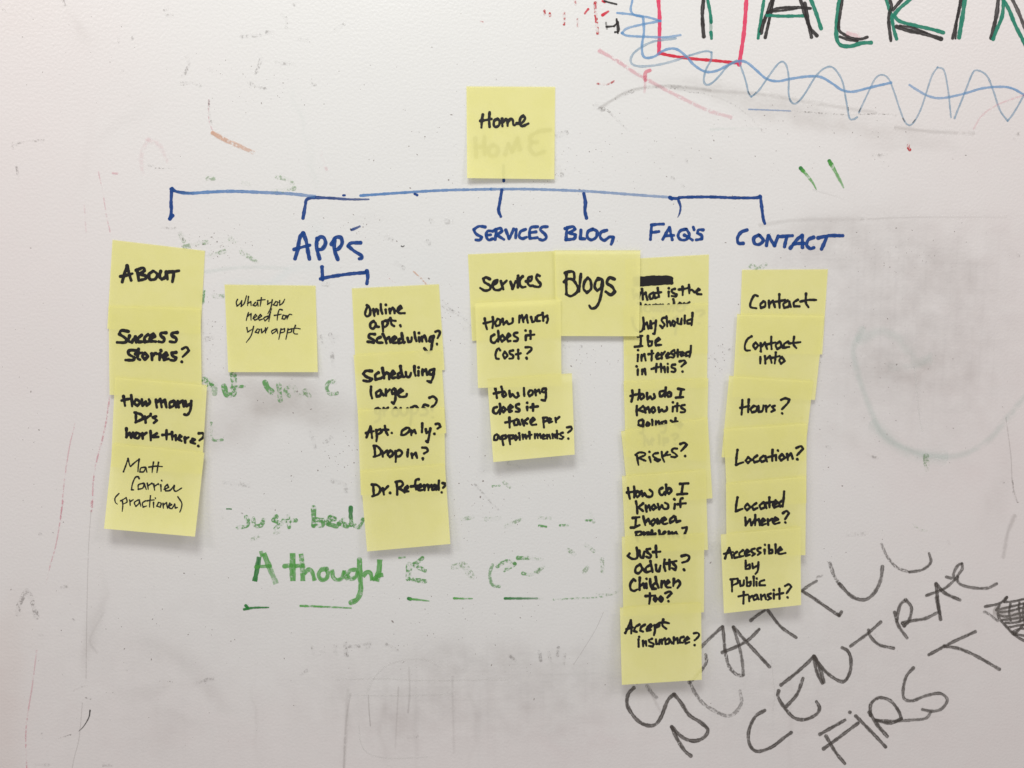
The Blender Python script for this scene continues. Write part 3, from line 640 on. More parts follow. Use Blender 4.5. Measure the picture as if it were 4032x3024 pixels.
mark('marker_mark', 'grey hatched scribble cut off by the right edge', [
    ('grey', 'I', 17, '1970 655 2060 635 2106 596 2090 626'), ('grey', 'I', 15, '2090 626 2150 622 2212 608 2300 596'),
    ('grey', 'I', 15, '2060 648 2040 676 2110 660 2220 634 2300 622;2050 690 2120 684 2200 662 2300 650;2056 710 2110 716 2196 694 2300 684;2078 738 2150 730 2230 716 2300 712;2096 756 2160 754 2220 738 2300 740;2120 784 2180 772 2240 768 2300 770'),
    ('grey', 'I', 14, '2140 812 2190 792 2240 796 2300 800;2184 628 2180 670 2190 720 2186 748;2128 636 2120 690 2130 740;2212 640 2206 700 2216 760'),
    ('grey', 'I', 17, '2050 700 2062 734 2104 780 2150 828 2200 860 2300 905;2150 828 2184 796 2206 770;2150 826 2212 836 2290 850'),
    ('greyw', 'I', 16, '1966 688 1992 700 2050 744'), ('smear', 'I', 110, '2070 690 2180 715 2300 730', f(1.6, 1.6))])
mark('marker_word', 'dark marker word HOME showing through the top note', [
    ('black', 'B', 26, '902 862 908 975;960 852 962 960;902 918 960 908;1010 900 985 930 998 968 1036 962 1042 920 1010 900;1088 962 1108 895 1132 945 1166 860 1182 930;1368 808 1300 818 1246 850 1252 884 1290 884;1258 884 1240 915 1270 960 1330 944', f(.75, .7))])

# erased letter ghosts made of tiny leftovers
mark('marker_mark', 'specks of erased black writing', [('speckg', 'B', 9, '760 1370 765 1385;1030 490 1035 496'),
    ('speckg', 'A', 20, '1025 60 1045 50;1035 95 1070 95;1755 90 1780 120 1780 175;1830 15 1835 30;2080 190 2140 150', f(.8, .8)), ('speckg', 'A', 22, '1130 520 1200 515 1245 535;1300 430 1318 440;1160 350 1175 400 1140 470;1550 515 1600 540 1650 550;1590 450 1625 360;1660 200 1700 210;1500 230 1620 220;1720 390 1830 400;1860 245 1920 255', f(.8, .7)),
    ('speckg', 'A', 14, '80 885 80 930;90 900 160 880 270 870;100 1025 115 1110;390 0 402 30;20 60 32 70;735 240 740 260;820 230 828 250;760 440 768 432;800 585 806 590;1935 520 1965 530;920 1025 950 1030;1010 1415 1090 1418;1110 1450 1140 1490', f(.9, .9)),
    ('speckg', 'B', 30, '1650 655 1700 680;1410 840 1470 825;1420 1040 1440 1090;350 1470 380 1490;600 1500 615 1510;410 1640 430 1650;630 1370 635 1380;725 1370 735 1390', f(.8, .7)), ('black', 'B', 6, '442 1530 452 1534 460 1528;126 1424 130 1430', f(.9, .9)),
    ('speckg', 'E', 22, '450 80 460 90;700 320 770 360;830 460 880 470;0 500 20 560;10 620 20 700;1450 570 1560 575;1110 1300 1180 1330', f(.7, .6)), ('speckg', 'E', 12, '900 1430 960 1500 1045 1590', f(.7, .9)),
    ('speckg', 'D', 26, '1255 420 1262 480;1280 530 1330 520;1990 510 2000 550;2070 510 2100 515;2010 185 2050 190;1930 1110 1960 1200;2020 1170 2060 1140;1390 1420 1550 1440;2060 1410 2140 1430 2150 1480', f(.7, .6)),
    ('speckg', 'H', 20, '30 900 35 940;90 880 95 960;110 900 180 900;210 890 250 880 220 930;350 890 420 930;1120 960 1150 990;1300 930 1310 990;1360 940 1370 1000;1420 910 1415 960;1460 950 1455 1010;480 1468 545 1462', f(.9, .8)), ('speckg', 'G', 18, '1940 900 1950 950;1990 930 2020 940;2080 930 2090 940;2150 880 2160 960;1870 1080 1910 1050;1210 1135 1330 1100;385 535 410 528;240 830 265 830;450 735 455 740;245 202 252 204;640 1640 690 1645;220 1640 300 1640', f(.9, .9)),
    ('speckg', 'I', 22, '1110 210 1240 200;1740 250 1750 260;1290 830 1320 930', f(.4, .4)), ('speckg', 'F', 16, '985 1195 1015 1215;325 575 335 580;380 595 395 605;265 630 300 660;1230 1245 1300 1270;1215 455 1220 458;2070 1418 2090 1420;2175 0 2180 10', f(1, 1)), ('speckg', 'C', 14, '2155 860 2160 870;2175 830 2180 835;1340 1320 1350 1325;20 1100 40 1110;80 1150 95 1160;1270 960 1360 960;15 960 25 970;110 990 115 1000', f(.9, .8))])

def specks():
    """tiny flecks of old ink and dirt scattered over the enamel"""
    v = []; fc = []; n = 0
    clusters = [(300, 200, 260, 200, 30), (1050, 330, 250, 90, 60), (1800, 600, 300, 300, 60), (1350, 900, 200, 60, 40), (820, 960, 160, 60, 90),
                (1750, 1250, 120, 140, 60), (2300, 1400, 120, 120, 50), (1850, 1950, 260, 160, 70), (1300, 1750, 120, 150, 60), (1700, 2500, 500, 200, 110),
                (600, 2500, 500, 350, 90), (3300, 1500, 400, 260, 130), (3100, 2200, 500, 260, 60), (3000, 550, 600, 140, 90), (2300, 650, 200, 120, 70),
                (150, 1600, 120, 600, 40), (3500, 1000, 350, 120, 70), (2016, 1512, 1500, 1100, 420), (2830, 1420, 30, 60, 30), (830, 1280, 30, 200, 40)]
    for cx, cy, sx, sy, c in clusters:
        for _ in range(int(c * .75)):
            x = random.gauss(cx, sx * .6); y = random.gauss(cy, sy * .6)
            if not (-60 < x < 4100 and -60 < y < 3090): continue
            r = min(4.2, 0.8 + random.expovariate(1.9)); a0 = random.uniform(0, 6.28); st = random.uniform(1, 2.2)
            k = random.choice((5, 6, 7))
            for j in range(k):
                a = a0 + 6.283 * j / k; rr = r * random.uniform(.6, 1.1)
                v.append((x + rr * st * math.cos(a) * math.cos(a0) - rr * math.sin(a) * math.sin(a0), y + rr * st * math.cos(a) * math.sin(a0) + rr * math.sin(a) * math.cos(a0)))
            fc.append(tuple(range(n, n + k))); n += k
    v = np.array(v)
    m, nt, out = nodes('dried_ink_fleck')
    b = nd(nt, 'ShaderNodeBsdfPrincipled'); b.inputs['Base Color'].default_value = (0.30, 0.27, 0.26, 1); b.inputs['Roughness'].default_value = 0.7
    nt.links.new(b.outputs[0], out.inputs[0])
    o = link('ink_fleck', mesh('ink_fleck', P(v[:, 0], v[:, 1], 0.00004), fc, m, False), board)
    o['kind'] = 'stuff'
specks()

# ------------------------------------------------------------------ sticky notes
class Note:
    def __init__(s, corners, base, lift, label, pw=2.0, side=0.0, tip=(0, 0), group=None):
        s.c = np.array([tp(t[0], float(t[1]), float(t[2])) for t in (q.split() for q in corners)])   # TL TR BR BL
        s.base, s.lift, s.pw, s.side, s.tip = base, lift, pw, side, tip
        s.ph = random.uniform(0, 6.28)
        N = 30
        tt = np.concatenate([[0, .006, .014, .03], np.linspace(.06, 1, N)]); ss = np.linspace(0, 1, N)
        S, T = np.meshgrid(ss, tt)
        TL, TR, BR, BL = s.c
        px = ((TL[None, None] * (1 - S)[..., None] + TR[None, None] * S[..., None]) * (1 - T)[..., None]
              + (BL[None, None] * (1 - S)[..., None] + BR[None, None] * S[..., None]) * T[..., None])
        pos = P(px[..., 0], px[..., 1], s.hst(S, T))
        h, w_ = S.shape; i = np.arange(h * w_).reshape(h, w_)
        faces = np.stack([i[:-1, :-1], i[1:, :-1], i[1:, 1:], i[:-1, 1:]], -1).reshape(-1, 4).tolist()
        flat = pos.reshape(-1, 3)
        org = flat[i[0, w_ // 2]]
        root = bpy.data.objects.new('sticky_note', None); scene.collection.objects.link(root)
        root.location = org; root.empty_display_size = 0.02
        bpy.context.view_layer.update()
        s.root = root
        root['label'] = label; root['category'] = 'sticky note'; root['group'] = 'yellow sticky notes on the whiteboard'
        link('paper_sheet', mesh('paper_sheet', flat, faces, PAPER), root)
    def hst(s, S, T):
        h = s.base + s.lift * np.clip(T, 0, 1.2) ** s.pw
        h = h + s.side * (2 * S - 1) ** 2 * (0.3 + T)                     # side edges stand off
        h = h + s.tip[0] * np.clip(1 - S - (1 - T) * 1.0, 0, 1) ** 2 + s.tip[1] * np.clip(S - (1 - T) * 1.0, 0, 1) ** 2
        h = h + 0.00022 * np.exp(-np.clip(T, 0, 1) / 0.008)
        h = h + 0.00012 * np.sin(S * 4 + s.ph) * np.sin(T * 5 + s.ph * 2) * np.clip(T * 3, 0, 1)
        return h
    def st(s, x, y):
        TL, TR, BR, BL = s.c
        S = np.full(np.shape(x), .5); T = np.full(np.shape(x), .5)
        for _ in range(12):
            bx = (TL[0] * (1 - S) + TR[0] * S) * (1 - T) + (BL[0] * (1 - S) + BR[0] * S) * T
            by = (TL[1] * (1 - S) + TR[1] * S) * (1 - T) + (BL[1] * (1 - S) + BR[1] * S) * T
            dxs = (TR[0] - TL[0]) * (1 - T) + (BR[0] - BL[0]) * T; dys = (TR[1] - TL[1]) * (1 - T) + (BR[1] - BL[1]) * T
            dxt = (BL[0] - TL[0]) * (1 - S) + (BR[0] - TR[0]) * S; dyt = (BL[1] - TL[1]) * (1 - S) + (BR[1] - TR[1]) * S
            det = dxs * dyt - dxt * dys
            ex = x - bx; ey = y - by
            S = S + (ex * dyt - ey * dxt) / det; T = T + (-ex * dys + ey * dxs) / det
        return S, T
    def height(s, x, y):
        S, T = s.st(np.asarray(x, float), np.asarray(y, float))
        return s.hst(S, T)
    def word(s, text_label, tile, wd, strokes, kind='note', **kw):
        kw.setdefault('taper', 0.12)
        W = write(tile, wd * ((1.04 if tile == 'D' else 1.10 if tile in 'BFI' else 1.20) if kind == 'note' else 1.08), strokes, **kw)
        # ink stays on its paper: trim what would run past the edge
        V = np.array(W.v); S, T = s.st(V[:, 0], V[:, 1])
        TL, TR, BR, BL = s.c
        S2 = np.clip(S, .002, .998); T2 = np.clip(T, .002, .998)
        V2 = ((TL * (1 - S2)[:, None] + TR * S2[:, None]) * (1 - T2)[:, None] + (BL * (1 - S2)[:, None] + BR * S2[:, None]) * T2[:, None])
        W.v = list(V2)
        o = W.build('handwritten_word', INK[kind], s.root, s.height, 0.00005)
        if text_label: o['label'] = text_label
        return o

n = Note(['B 848 537', 'B 1400 540', 'B 1395 1115', 'B 852 1108'], .0006, .0022, 'single yellow sticky note reading Home, alone at the top of the diagram', 2.2, tip=(.0016, 0))
n.word('black handwritten word Home', 'B', 17, '950 712 944 750 941 794;934 752 1004 740;992 698 989 745 992 790;1042 740 1022 750 1018 778 1032 790 1052 776 1052 750 1040 738;1070 738 1072 786;1072 762 1092 742 1102 750 1104 784;1104 760 1122 740 1136 748 1140 775 1150 778;1160 768 1192 764 1212 738 1202 718 1184 735 1180 765 1196 784 1234 768')

# first column
n = Note(['A 700 1492', 'A 1275 1560', 'D 1247 497', 'D 667 465'], .00045, .0010, 'top sticky note of the left column, reading ABOUT in black capitals', tip=(.0002, 0))
n.word('black handwritten word ABOUT', 'D', 20, '760 175 772 130 790 72 800 112 816 165;748 140 824 122;852 96 862 162;846 102 890 86 900 104 864 124 906 136 904 154 862 165;952 106 926 128 934 158 966 155 978 126 956 106;1000 106 992 138 1006 158 1030 142 1034 110 1042 158;1048 112 1114 104;1082 110 1072 174')
n = Note(['D 675 322', 'D 1248 338', 'D 1256 905', 'D 682 876'], .0018, .0008, 'left-column sticky note asking about Success Stories, below the ABOUT note', tip=(.0002, 0))
n.word('black handwritten word Success', 'D', 20, '800 482 756 476 742 498 784 528 778 550 728 550;806 508 800 540 820 550 842 514 848 550;882 504 860 525 862 548 886 546;922 500 900 520 900 548 924 544;932 530 962 514 954 496 936 510 936 542 970 545;1034 490 1004 492 1000 508 1022 528 1012 548 986 545;1104 488 1074 492 1068 508 1096 525 1090 548 1056 545')
n.word('black handwritten word Stories?', 'D', 20, '850 600 806 600 800 622 836 644 828 660 780 660;862 590 856 646 872 658;842 622 886 614;902 615 886 636 900 655 920 638 904 615;944 620 946 660;946 636 966 616 976 622;994 620 992 660;1000 598 1003 604;1014 645 1042 630 1034 615 1016 632 1020 658 1050 652;1096 612 1070 615 1072 632 1094 645 1086 662 1060 660', )
n.word(None, 'D', 17, '1132 592 1158 580 1176 600 1155 622 1136 640;1130 670 1133 673')
n = Note(['D 715 767', 'D 1288 815', 'D 1255 1370', 'D 690 1325'], .0034, .0006, "left-column sticky note asking How many Dr's work there", side=.0002, tip=(.0002, .0002))
n.word('black handwritten words How many', 'D', 18, '768 884 778 945;756 912 816 900;816 878 822 948;846 904 836 928 854 945 870 924 852 904;882 904 886 944 906 918 912 944 932 924 926 904')
n.word(None, 'D', 18, '970 906 976 956;976 924 996 902 1006 954;1006 922 1026 906 1036 955;1080 914 1056 926 1056 954 1080 944 1086 916 1096 954;1106 914 1112 955;1112 928 1136 912 1144 950;1152 916 1160 946 1188 926;1190 914 1184 970 1166 1000 1146 998')
n.word("black handwritten word Dr's", 'D', 18, '846 986 846 1045;836 986 880 1000 890 1025 842 1048;900 1010 906 1050;906 1022 926 1010;938 994 936 1006;972 1010 952 1016 976 1035 956 1052')
n.word('black handwritten words work there?', 'D', 18, '786 1085 786 1140 806 1112 816 1144 828 1110;846 1114 836 1142 860 1145 872 1120 848 1112;886 1114 888 1150;888 1126 912 1112;936 1100 938 1160;976 1116 942 1136 986 1138')
n.word(None, 'D', 17, '1036 1096 1036 1155;1010 1126 1060 1120;1070 1108 1072 1156;1072 1136 1092 1128 1094 1160;1108 1146 1130 1136 1120 1128 1108 1150 1130 1164;1150 1140 1152 1175;1152 1150 1174 1140;1186 1166 1212 1156 1198 1148 1186 1170 1214 1180;1236 1116 1262 1116 1266 1138 1240 1160;1233 1194 1236 1197')
n = Note(['D 702 1178', 'D 1272 1236', 'D 1213 1759', 'D 647 1709'], .0048, .0070, 'bottom note of the left column, a person name and bracketed role in thin pen', 2.0, tip=(.001, .002))
n.word('thin handwritten first name', 'D', 10, '768 1355 784 1312 796 1272 808 1318 812 1322 866 1276 858 1355;904 1326 876 1332 870 1356 894 1354 906 1328 914 1358;955 1294 946 1360;986 1296 976 1360;926 1326 970 1320 1010 1323', 'pen', taper=.3)
n.word('thin handwritten surname', 'D', 10, '866 1398 862 1386 842 1390 824 1430 818 1466 832 1468;894 1426 862 1436 860 1464 888 1456 898 1428 910 1465;916 1426 922 1465;920 1442 944 1426 948 1432;956 1430 962 1470;960 1446 984 1430 988 1436;1000 1436 1002 1476;1005 1408 1008 1413;1022 1464 1048 1452 1042 1434 1026 1450 1030 1474 1058 1470 1084 1440 1082 1466 1096 1476 1130 1456', 'pen', taper=.3)
n.word('thin handwritten word practioner in brackets', 'D', 9, '740 1490 716 1518 718 1545 730 1556;760 1530 764 1562 760 1602;750 1536 784 1516 790 1542 766 1556;806 1530 810 1565;808 1542 830 1528;860 1530 836 1546 845 1570 864 1552 866 1530 876 1570;906 1535 886 1550 890 1575 912 1568;936 1504 930 1575;914 1536 960 1530;955 1545 956 1578;966 1518 968 1523;986 1545 975 1568 996 1576 1002 1552 986 1545;1014 1550 1016 1583;1016 1562 1036 1546 1042 1583;1044 1572 1068 1560 1056 1550 1046 1574 1068 1584 1086 1556 1090 1580 1104 1577;1106 1510 1130 1548 1128 1580 1118 1606', 'pen', taper=.3)

# second column
n = Note(['D 1397 190', 'D 1963 197', 'D 1977 735', 'D 1420 735'], .00045, .0026, 'sticky note on its own under Apps, reading What you need for your appt', 2.2, tip=(0, .001))
n.word('thin handwritten words What you', 'D', 8.5, '1478 282 1470 300 1474 324 1492 310 1504 290 1500 326 1520 306 1534 258;1546 264 1540 322;1540 308 1560 296 1562 322;1590 300 1574 318 1592 322 1602 300 1606 325;1626 272 1618 325;1600 290 1650 284', 'pen', taper=.3)
n.word(None, 'D', 8.5, '1666 290 1664 314 1688 298;1694 284 1686 330 1666 372;1716 296 1700 316 1722 322 1730 300 1716 296;1740 290 1740 318 1758 306 1772 280', 'pen', taper=.3)
n.word('thin handwritten words need for', 'D', 8.5, '1546 364 1532 414;1540 388 1562 370 1562 412;1574 402 1598 386 1590 376 1576 396 1584 412 1606 402 1628 386 1620 376 1606 396 1614 412 1636 404;1666 386 1642 398 1648 416 1668 396 1690 340;1682 362 1672 420;1756 348 1738 346 1728 378 1724 412;1706 382 1750 374;1762 380 1754 402 1772 404 1778 384 1764 380;1784 384 1786 406;1786 398 1800 376 1816 378', 'pen', taper=.3)
n.word('thin handwritten words your appt', 'D', 8.5, '1536 458 1540 486 1566 470;1578 450 1562 508 1532 550;1602 466 1588 486 1606 492 1616 470 1602 466;1626 466 1628 490 1646 476 1652 460 1652 492;1652 480 1666 456', 'pen', taper=.3)
n.word(None, 'D', 8.5, '1716 466 1690 480 1694 496 1714 482 1722 466 1728 496;1748 464 1742 495 1734 532;1746 472 1770 464 1768 484 1742 492;1792 464 1786 495 1778 532;1792 472 1814 464 1812 484 1786 492;1838 444 1826 480 1832 496 1852 498;1810 468 1840 462 1868 466', 'pen', taper=.3)

# third column
n = Note(['a 60 100', 'a 1415 35', 'a 1503 1368', 'a 125 1430'], .00045, .0010, 'top note of the third column, reading Online apt. Scheduling?', tip=(0, .0003))
n.word('black handwritten word Online', 'a', 37, '292 362 325 388 348 440 340 510 300 536 268 508 276 450 304 385;394 420 412 530;412 468 440 424 462 444 468 502;510 345 515 430 536 496;586 430 592 492;588 354 593 362;648 420 655 490;655 452 694 400 720 430 726 486;764 452 836 408 818 372 776 416 792 482 884 485')
n.word('black handwritten word apt.', 'a', 38, '402 606 350 648 352 710 398 724 434 664 406 610;428 640 444 690 484 700;535 618 546 770;546 620 592 602 620 640 592 690 550 702;660 560 678 656 720 688;630 592 744 606;812 672 822 694')
n.word('black handwritten word Scheduling?', 'a', 40, '420 814 342 812 326 860 402 904 402 945 304 930;508 858 452 888 460 940 540 946;542 810 572 870 600 955;590 894 638 858 660 945;680 918 752 872 726 848 686 882 700 944 770 942;832 882 790 902 790 950 834 944;836 796 850 880 868 946 886 936')
n.word(None, 'a', 38, '926 870 940 930 984 922 992 860;1034 780 1045 860 1066 922;1104 860 1112 932;1104 794 1108 801;1148 852 1156 928;1156 870 1188 836 1204 860 1222 930;1336 838 1284 858 1262 918 1300 932 1340 850;1334 850 1308 960 1292 1062 1250 1108 1186 1030')
n.word(None, 'a', 36, '1358 776 1408 760 1430 796 1394 876;1384 960 1387 977')
n = Note(['a 88 1135', 'a 1447 1060', 'b 1528 735', 'b 180 795'], .0017, .0010, 'third-column sticky note reading Scheduling large groups?, its last line covered', tip=(0, .0002))
n.word('black handwritten word Scheduling', 'a', 42, '374 1386 282 1384 238 1428 286 1474 372 1508 322 1546 240 1534;476 1410 426 1448 430 1516 508 1500 532 1484;536 1340 550 1420 562 1500;562 1454 602 1408 640 1442 642 1514;660 1452 732 1424 702 1388 666 1440 690 1492 742 1486;832 1402 782 1430 776 1486 836 1470;816 1310 830 1400 852 1470 882 1476')
n.word(None, 'a', 38, '900 1400 910 1466 958 1476 982 1412;1034 1310 1036 1400 1052 1460;1096 1386 1096 1456;1098 1330 1101 1337;1160 1360 1160 1452;1164 1404 1212 1356 1232 1446;1332 1356 1272 1380 1266 1432 1312 1438 1340 1366;1342 1354 1324 1480 1290 1558 1232 1540')
n.word('black handwritten word large', 'b', 38, '360 8 356 110 376 192;502 62 440 102 450 166 502 144 522 70;522 104 556 150;590 50 592 152;598 104 652 50;722 40 682 70 690 122 732 104 738 44;736 50 738 200 712 272 682 252;780 112 852 74 822 44 776 92 802 162 898 162 916 122')
n.word('black handwritten word groups?', 'b', 36, '470 340 428 366 438 430 490 436 500 370 470 340;502 360 500 450 480 530 416 560;556 340 566 462;566 390 626 334;742 338 692 390 702 452 760 470 790 400 742 338;820 340 830 440 892 450 920 396;926 346 934 420;980 332 986 460 970 600;978 344 1042 310 1090 350 1062 420 992 430;1250 306 1192 290 1162 330 1232 380 1222 440 1132 452;1266 182 1330 164 1380 220 1352 288 1302 330 1312 384;1316 488 1320 492')
n = Note(['b 152 368', 'b 1497 335', 'b 1520 1640', 'b 200 1700'], .0031, .0010, 'third-column sticky note reading Apt. only? Drop in?', side=.0003)
n.word('black handwritten words Apt. only?', 'b', 36, '288 800 318 720 350 626 366 720 376 810;280 732 400 702;438 680 450 780 442 862;448 692 502 670 522 710 482 742 450 748;574 618 588 700 620 762;540 682 630 680;680 728 686 734')
n.word(None, 'b', 36, '912 650 842 698 830 756 882 758 952 702 952 656 904 646;984 690 986 766;990 724 1032 686 1056 736;1156 580 1150 720;1210 670 1220 730 1266 706;1282 658 1262 780 1242 872 1216 856;1364 592 1410 586 1440 630 1390 664;1344 742 1347 748')
n.word('black handwritten words Drop in?', 'b', 36, '410 940 422 1098;398 930 460 940 516 1010 492 1070 398 1100;528 1010 542 1100;542 1054 612 1000;662 1000 620 1058 650 1106 696 1070 690 1020 662 1000;738 1010 746 1100 742 1180;740 1024 802 996 842 1040 802 1092 750 1092;930 1026 926 1100;935 990 938 996;990 1050 1000 1122;1000 1084 1052 1040 1076 1120;1154 958 1220 964 1240 1010 1182 1050;1164 1124 1167 1146')
n = Note(['b 190 1322', 'b 1508 1213', 'H 748 265', 'H 230 312'], .0045, .0026, 'bottom note of the third column, reading Dr. Referral? with blank paper below', 2.0, side=.0003, tip=(.0002, .0016))
n.word('black handwritten words Dr. Referral?', 'b', 36, '392 1540 402 1690;370 1532 450 1540 502 1600 474 1676 376 1716;540 1590 560 1690;556 1624 626 1556;654 1660 660 1668;756 1500 766 1690;738 1492 820 1480 856 1520 832 1560 782 1584 850 1624 884 1660;884 1612 936 1582 926 1552 886 1590 890 1640 944 1638')
n.word(None, 'b', 36, '1102 1450 1060 1460 1046 1520 1060 1612;980 1562 1090 1546;1086 1592 1150 1562 1130 1532 1086 1580 1100 1622 1160 1616;1184 1540 1192 1622;1192 1574 1236 1530;1250 1540 1252 1622;1256 1574 1302 1534;1352 1540 1312 1570 1312 1612 1350 1602 1366 1546 1374 1616;1416 1470 1410 1540 1412 1616;1468 1508 1526 1520 1502 1560 1478 1584;1457 1652 1460 1658')

# fourth column
n = Note(['B 857 1582', 'B 1400 1560', 'E 1425 520', 'E 883 540'], .00045, .0009, 'sticky note reading Services, partly under the Blogs note', tip=(.0004, 0))
n.word('black handwritten word Services', 'c', 38, '432 352 372 326 330 344 348 400 430 452 430 510 352 530 278 488;474 442 540 404 546 370 502 380 470 440 500 512 568 522 606 500;600 380 640 512;622 436 692 374;750 390 780 502 832 380;864 340 866 482;868 300 873 306;942 308 902 350 895 430 930 476 986 470;990 386 1070 372 1082 312 1032 330 1020 410 1050 452 1102 452;1206 302 1170 284 1150 330 1180 380 1220 430 1192 472 1108 462')
# fifth column (faq) - the two that lie under Blogs
n = Note(['Z 1350.6 559.6', 'C 252 1583', 'e 1606 1350', 'e 330 1370'], .00045, .0006, 'top note of the FAQ column with a blacked-out bar, partly under Blogs')
n.word('blacked-out bar of marker', 'e', 52, '470 190 700 172 980 168 1046 186;470 232 800 216 1044 214;470 282 700 268 900 256 1046 250', taper=.0)
n.word('black handwritten words What is the', 'e', 34, '440 350 460 500 500 420 530 500 560 400;584 345 598 512;600 436 640 402 668 516;762 400 702 440 712 500 752 490 772 410 790 490 830 474;828 330 850 472;780 412 886 396')
n.word(None, 'e', 34, '1000 390 1000 466;1000 334 1005 341;1096 345 1052 360 1056 400 1120 430 1110 460 1044 456;1214 310 1216 442;1154 356 1300 332;1314 280 1320 416;1320 374 1360 360 1402 402;1418 396 1482 360 1462 340 1426 386 1446 422 1510 430')
n.word('partly covered handwritten name', 'e', 34, '520 570 560 570 572 700;620 642 662 612 642 590 620 660 662 702;700 600 762 692;762 600 700 700;800 590 770 640 800 690 832 600 842 690;870 590 876 702;880 622 910 590 932 700;1000 590 960 640 1000 690 1042 610;1070 505 1082 560 1072 690;1128 642 1192 582 1172 560 1122 640 1150 690 1212 682;1240 570 1242 672;1244 604 1324 550', f0=.9, f1=.9)
n.word(None, 'e', 34, '760 800 766 870;1430 694 1530 680 1552 720 1482 770;1468 884 1472 888;1130 780 1062 820 1070 860 1120 850;1130 790 1120 920 1100 1050', f0=.9, f1=.9)
n = Note(['e 290 612', 'e 1605 568', 'f 1598 300', 'f 308 345'], .0011, .0006, 'FAQ-column note reading Why should I be interested in this?, clipped by Blogs')
n.word('black handwritten words Why should', 'e', 33, '430 800 450 900 480 960 540 1012 592 984 608 880 600 790;602 790 622 976;622 910 660 866 684 968;716 842 712 960;722 850 734 960;712 900 790 870;802 834 792 960 780 1044 756 1042')
n.word(None, 'e', 33, '970 794 912 798 890 838 934 900 902 952 864 914;964 770 976 932;976 876 1010 850 1032 922;1070 842 1050 888 1080 922 1102 870 1070 842;1138 810 1142 882 1190 892 1202 802;1250 758 1246 884;1342 820 1290 840 1290 884 1342 882;1370 718 1366 800 1354 912')
n.word('black handwritten words I be', 'e', 34, '516 1088 592 1076;566 1080 560 1230;470 1246 592 1234;676 1076 682 1222;682 1162 740 1160 732 1222 690 1236;790 1182 862 1132 842 1110 796 1150 802 1222 886 1216')
n.word('black handwritten word interested', 'e', 33, '522 1370 516 1472;522 1297 528 1302;580 1370 576 1466;580 1404 620 1360 642 1462;736 1308 732 1462;684 1362 764 1348;800 1402 850 1370 836 1345 800 1390 815 1436 862 1426;890 1340 892 1432;896 1374 942 1320;960 1392 1006 1360 990 1340 960 1380 970 1416 1012 1408;1086 1300 1046 1320 1042 1350 1086 1376 1072 1412 1030 1406;1140 1290 1140 1402;1096 1342 1200 1328;1184 1372 1232 1342 1216 1325 1186 1355 1196 1386 1238 1378;1322 1320 1270 1340 1270 1386 1316 1382;1346 1230 1340 1320 1322 1406')
n.word('black handwritten words in this?', 'e', 34, '520 1596 518 1686;498 1549 506 1557;590 1600 586 1676;590 1622 626 1590 642 1682;812 1510 802 1642;730 1592 850 1560;876 1510 882 1642;882 1584 930 1560 942 1646;984 1560 986 1642;984 1510 988 1516;1100 1522 1052 1530 1046 1565 1100 1592 1090 1636 1040 1632')
n.word(None, 'e', 34, '1168 1474 1240 1460 1264 1492 1196 1554;1213 1630 1218 1637')
n = Note(['B 1395 1557', 'B 1930 1557', 'E 1922 512', 'E 1408 510'], .0026, .0016, 'sticky note reading Blogs in large letters, between Services and the FAQ column', 2.0)
n.word('large black handwritten word Blogs', 'c', 40, '1620 262 1618 420 1622 590;1596 258 1660 236 1728 240 1744 300 1742 352;1584 396 1640 350 1720 362 1780 440 1800 500 1780 560 1690 616 1612 584;1846 270 1832 400 1816 546;1954 330 1902 396 1888 500 1938 562 2004 500 1996 380 1954 330;2140 352 2084 376 2060 470 2098 532 2160 480 2176 380')
n.word(None, 'c', 42, '2110 340 2160 350 2184 400 2166 560 2132 700 2080 788 2010 808 1976 762')
n.word(None, 'E', 18, '1770 157 1738 148 1722 180 1754 204 1772 234 1746 254 1714 234')
n = Note(['c 200 712', 'c 1532 655', 'd 1545 430', 'd 245 465'], .0046, .0009, 'sticky note reading How much does it cost?, below Services and lapping onto Blogs', tip=(.001, 0))
n.word('black handwritten words How much', 'c', 34, '350 962 362 1050 386 1134;330 1040 480 1002;474 942 482 1020 470 1112;552 970 514 1030 530 1082 582 1062 592 992 552 970;628 968 642 1060 690 1006 722 1050 782 1024 786 962')
n.word(None, 'c', 34, '892 918 884 1032;892 964 930 912 952 1022;954 974 1000 912 1022 1032;1070 940 1090 1016 1130 1002 1142 940;1222 908 1166 930 1160 1002 1212 1002;1250 876 1260 1002;1260 954 1320 920 1332 980 1314 1032')
n.word('black handwritten words does it', 'c', 36, '500 1214 450 1250 450 1320 500 1342 550 1284;558 1154 566 1240 558 1324;628 1220 592 1270 616 1322 662 1280 628 1220;690 1272 746 1232 722 1200 692 1260 712 1320 752 1312;860 1184 812 1194 806 1230 862 1270 852 1310 800 1316;992 1225 988 1302;984 1150 990 1156;1060 1158 1062 1282;1010 1226 1122 1214')
n.word('black handwritten word cost?', 'c', 34, '592 1462 572 1430 544 1446 518 1520 530 1584 570 1592;662 1480 636 1530 660 1582 702 1540 662 1480;792 1460 742 1474 742 1510 792 1540 782 1582 730 1588;870 1450 876 1592;834 1522 912 1504;984 1412 1060 1412 1076 1448 1010 1512;998 1574 1006 1592')
n = Note(['d 388 325', 'd 1705 235', 'd 1750 1500', 'd 483 1618'], .0060, .0046, 'sticky note reading How long does it take per appointments?, below How much', 2.0, side=.0002)
n.word('black handwritten words How long', 'd', 36, '514 468 530 550 540 622;490 552 640 520;608 444 628 520 626 590;652 522 624 568 642 602 684 570 660 522;734 508 746 600 782 560 832 612 880 590 862 540')
n.word(None, 'd', 34, '960 464 966 590;1052 500 1026 550 1046 592 1092 560 1092 510 1052 500;1134 490 1146 582;1150 524 1192 490 1212 552;1302 470 1252 480 1240 522 1280 532 1306 480;1302 480 1302 600 1288 662 1230 650')
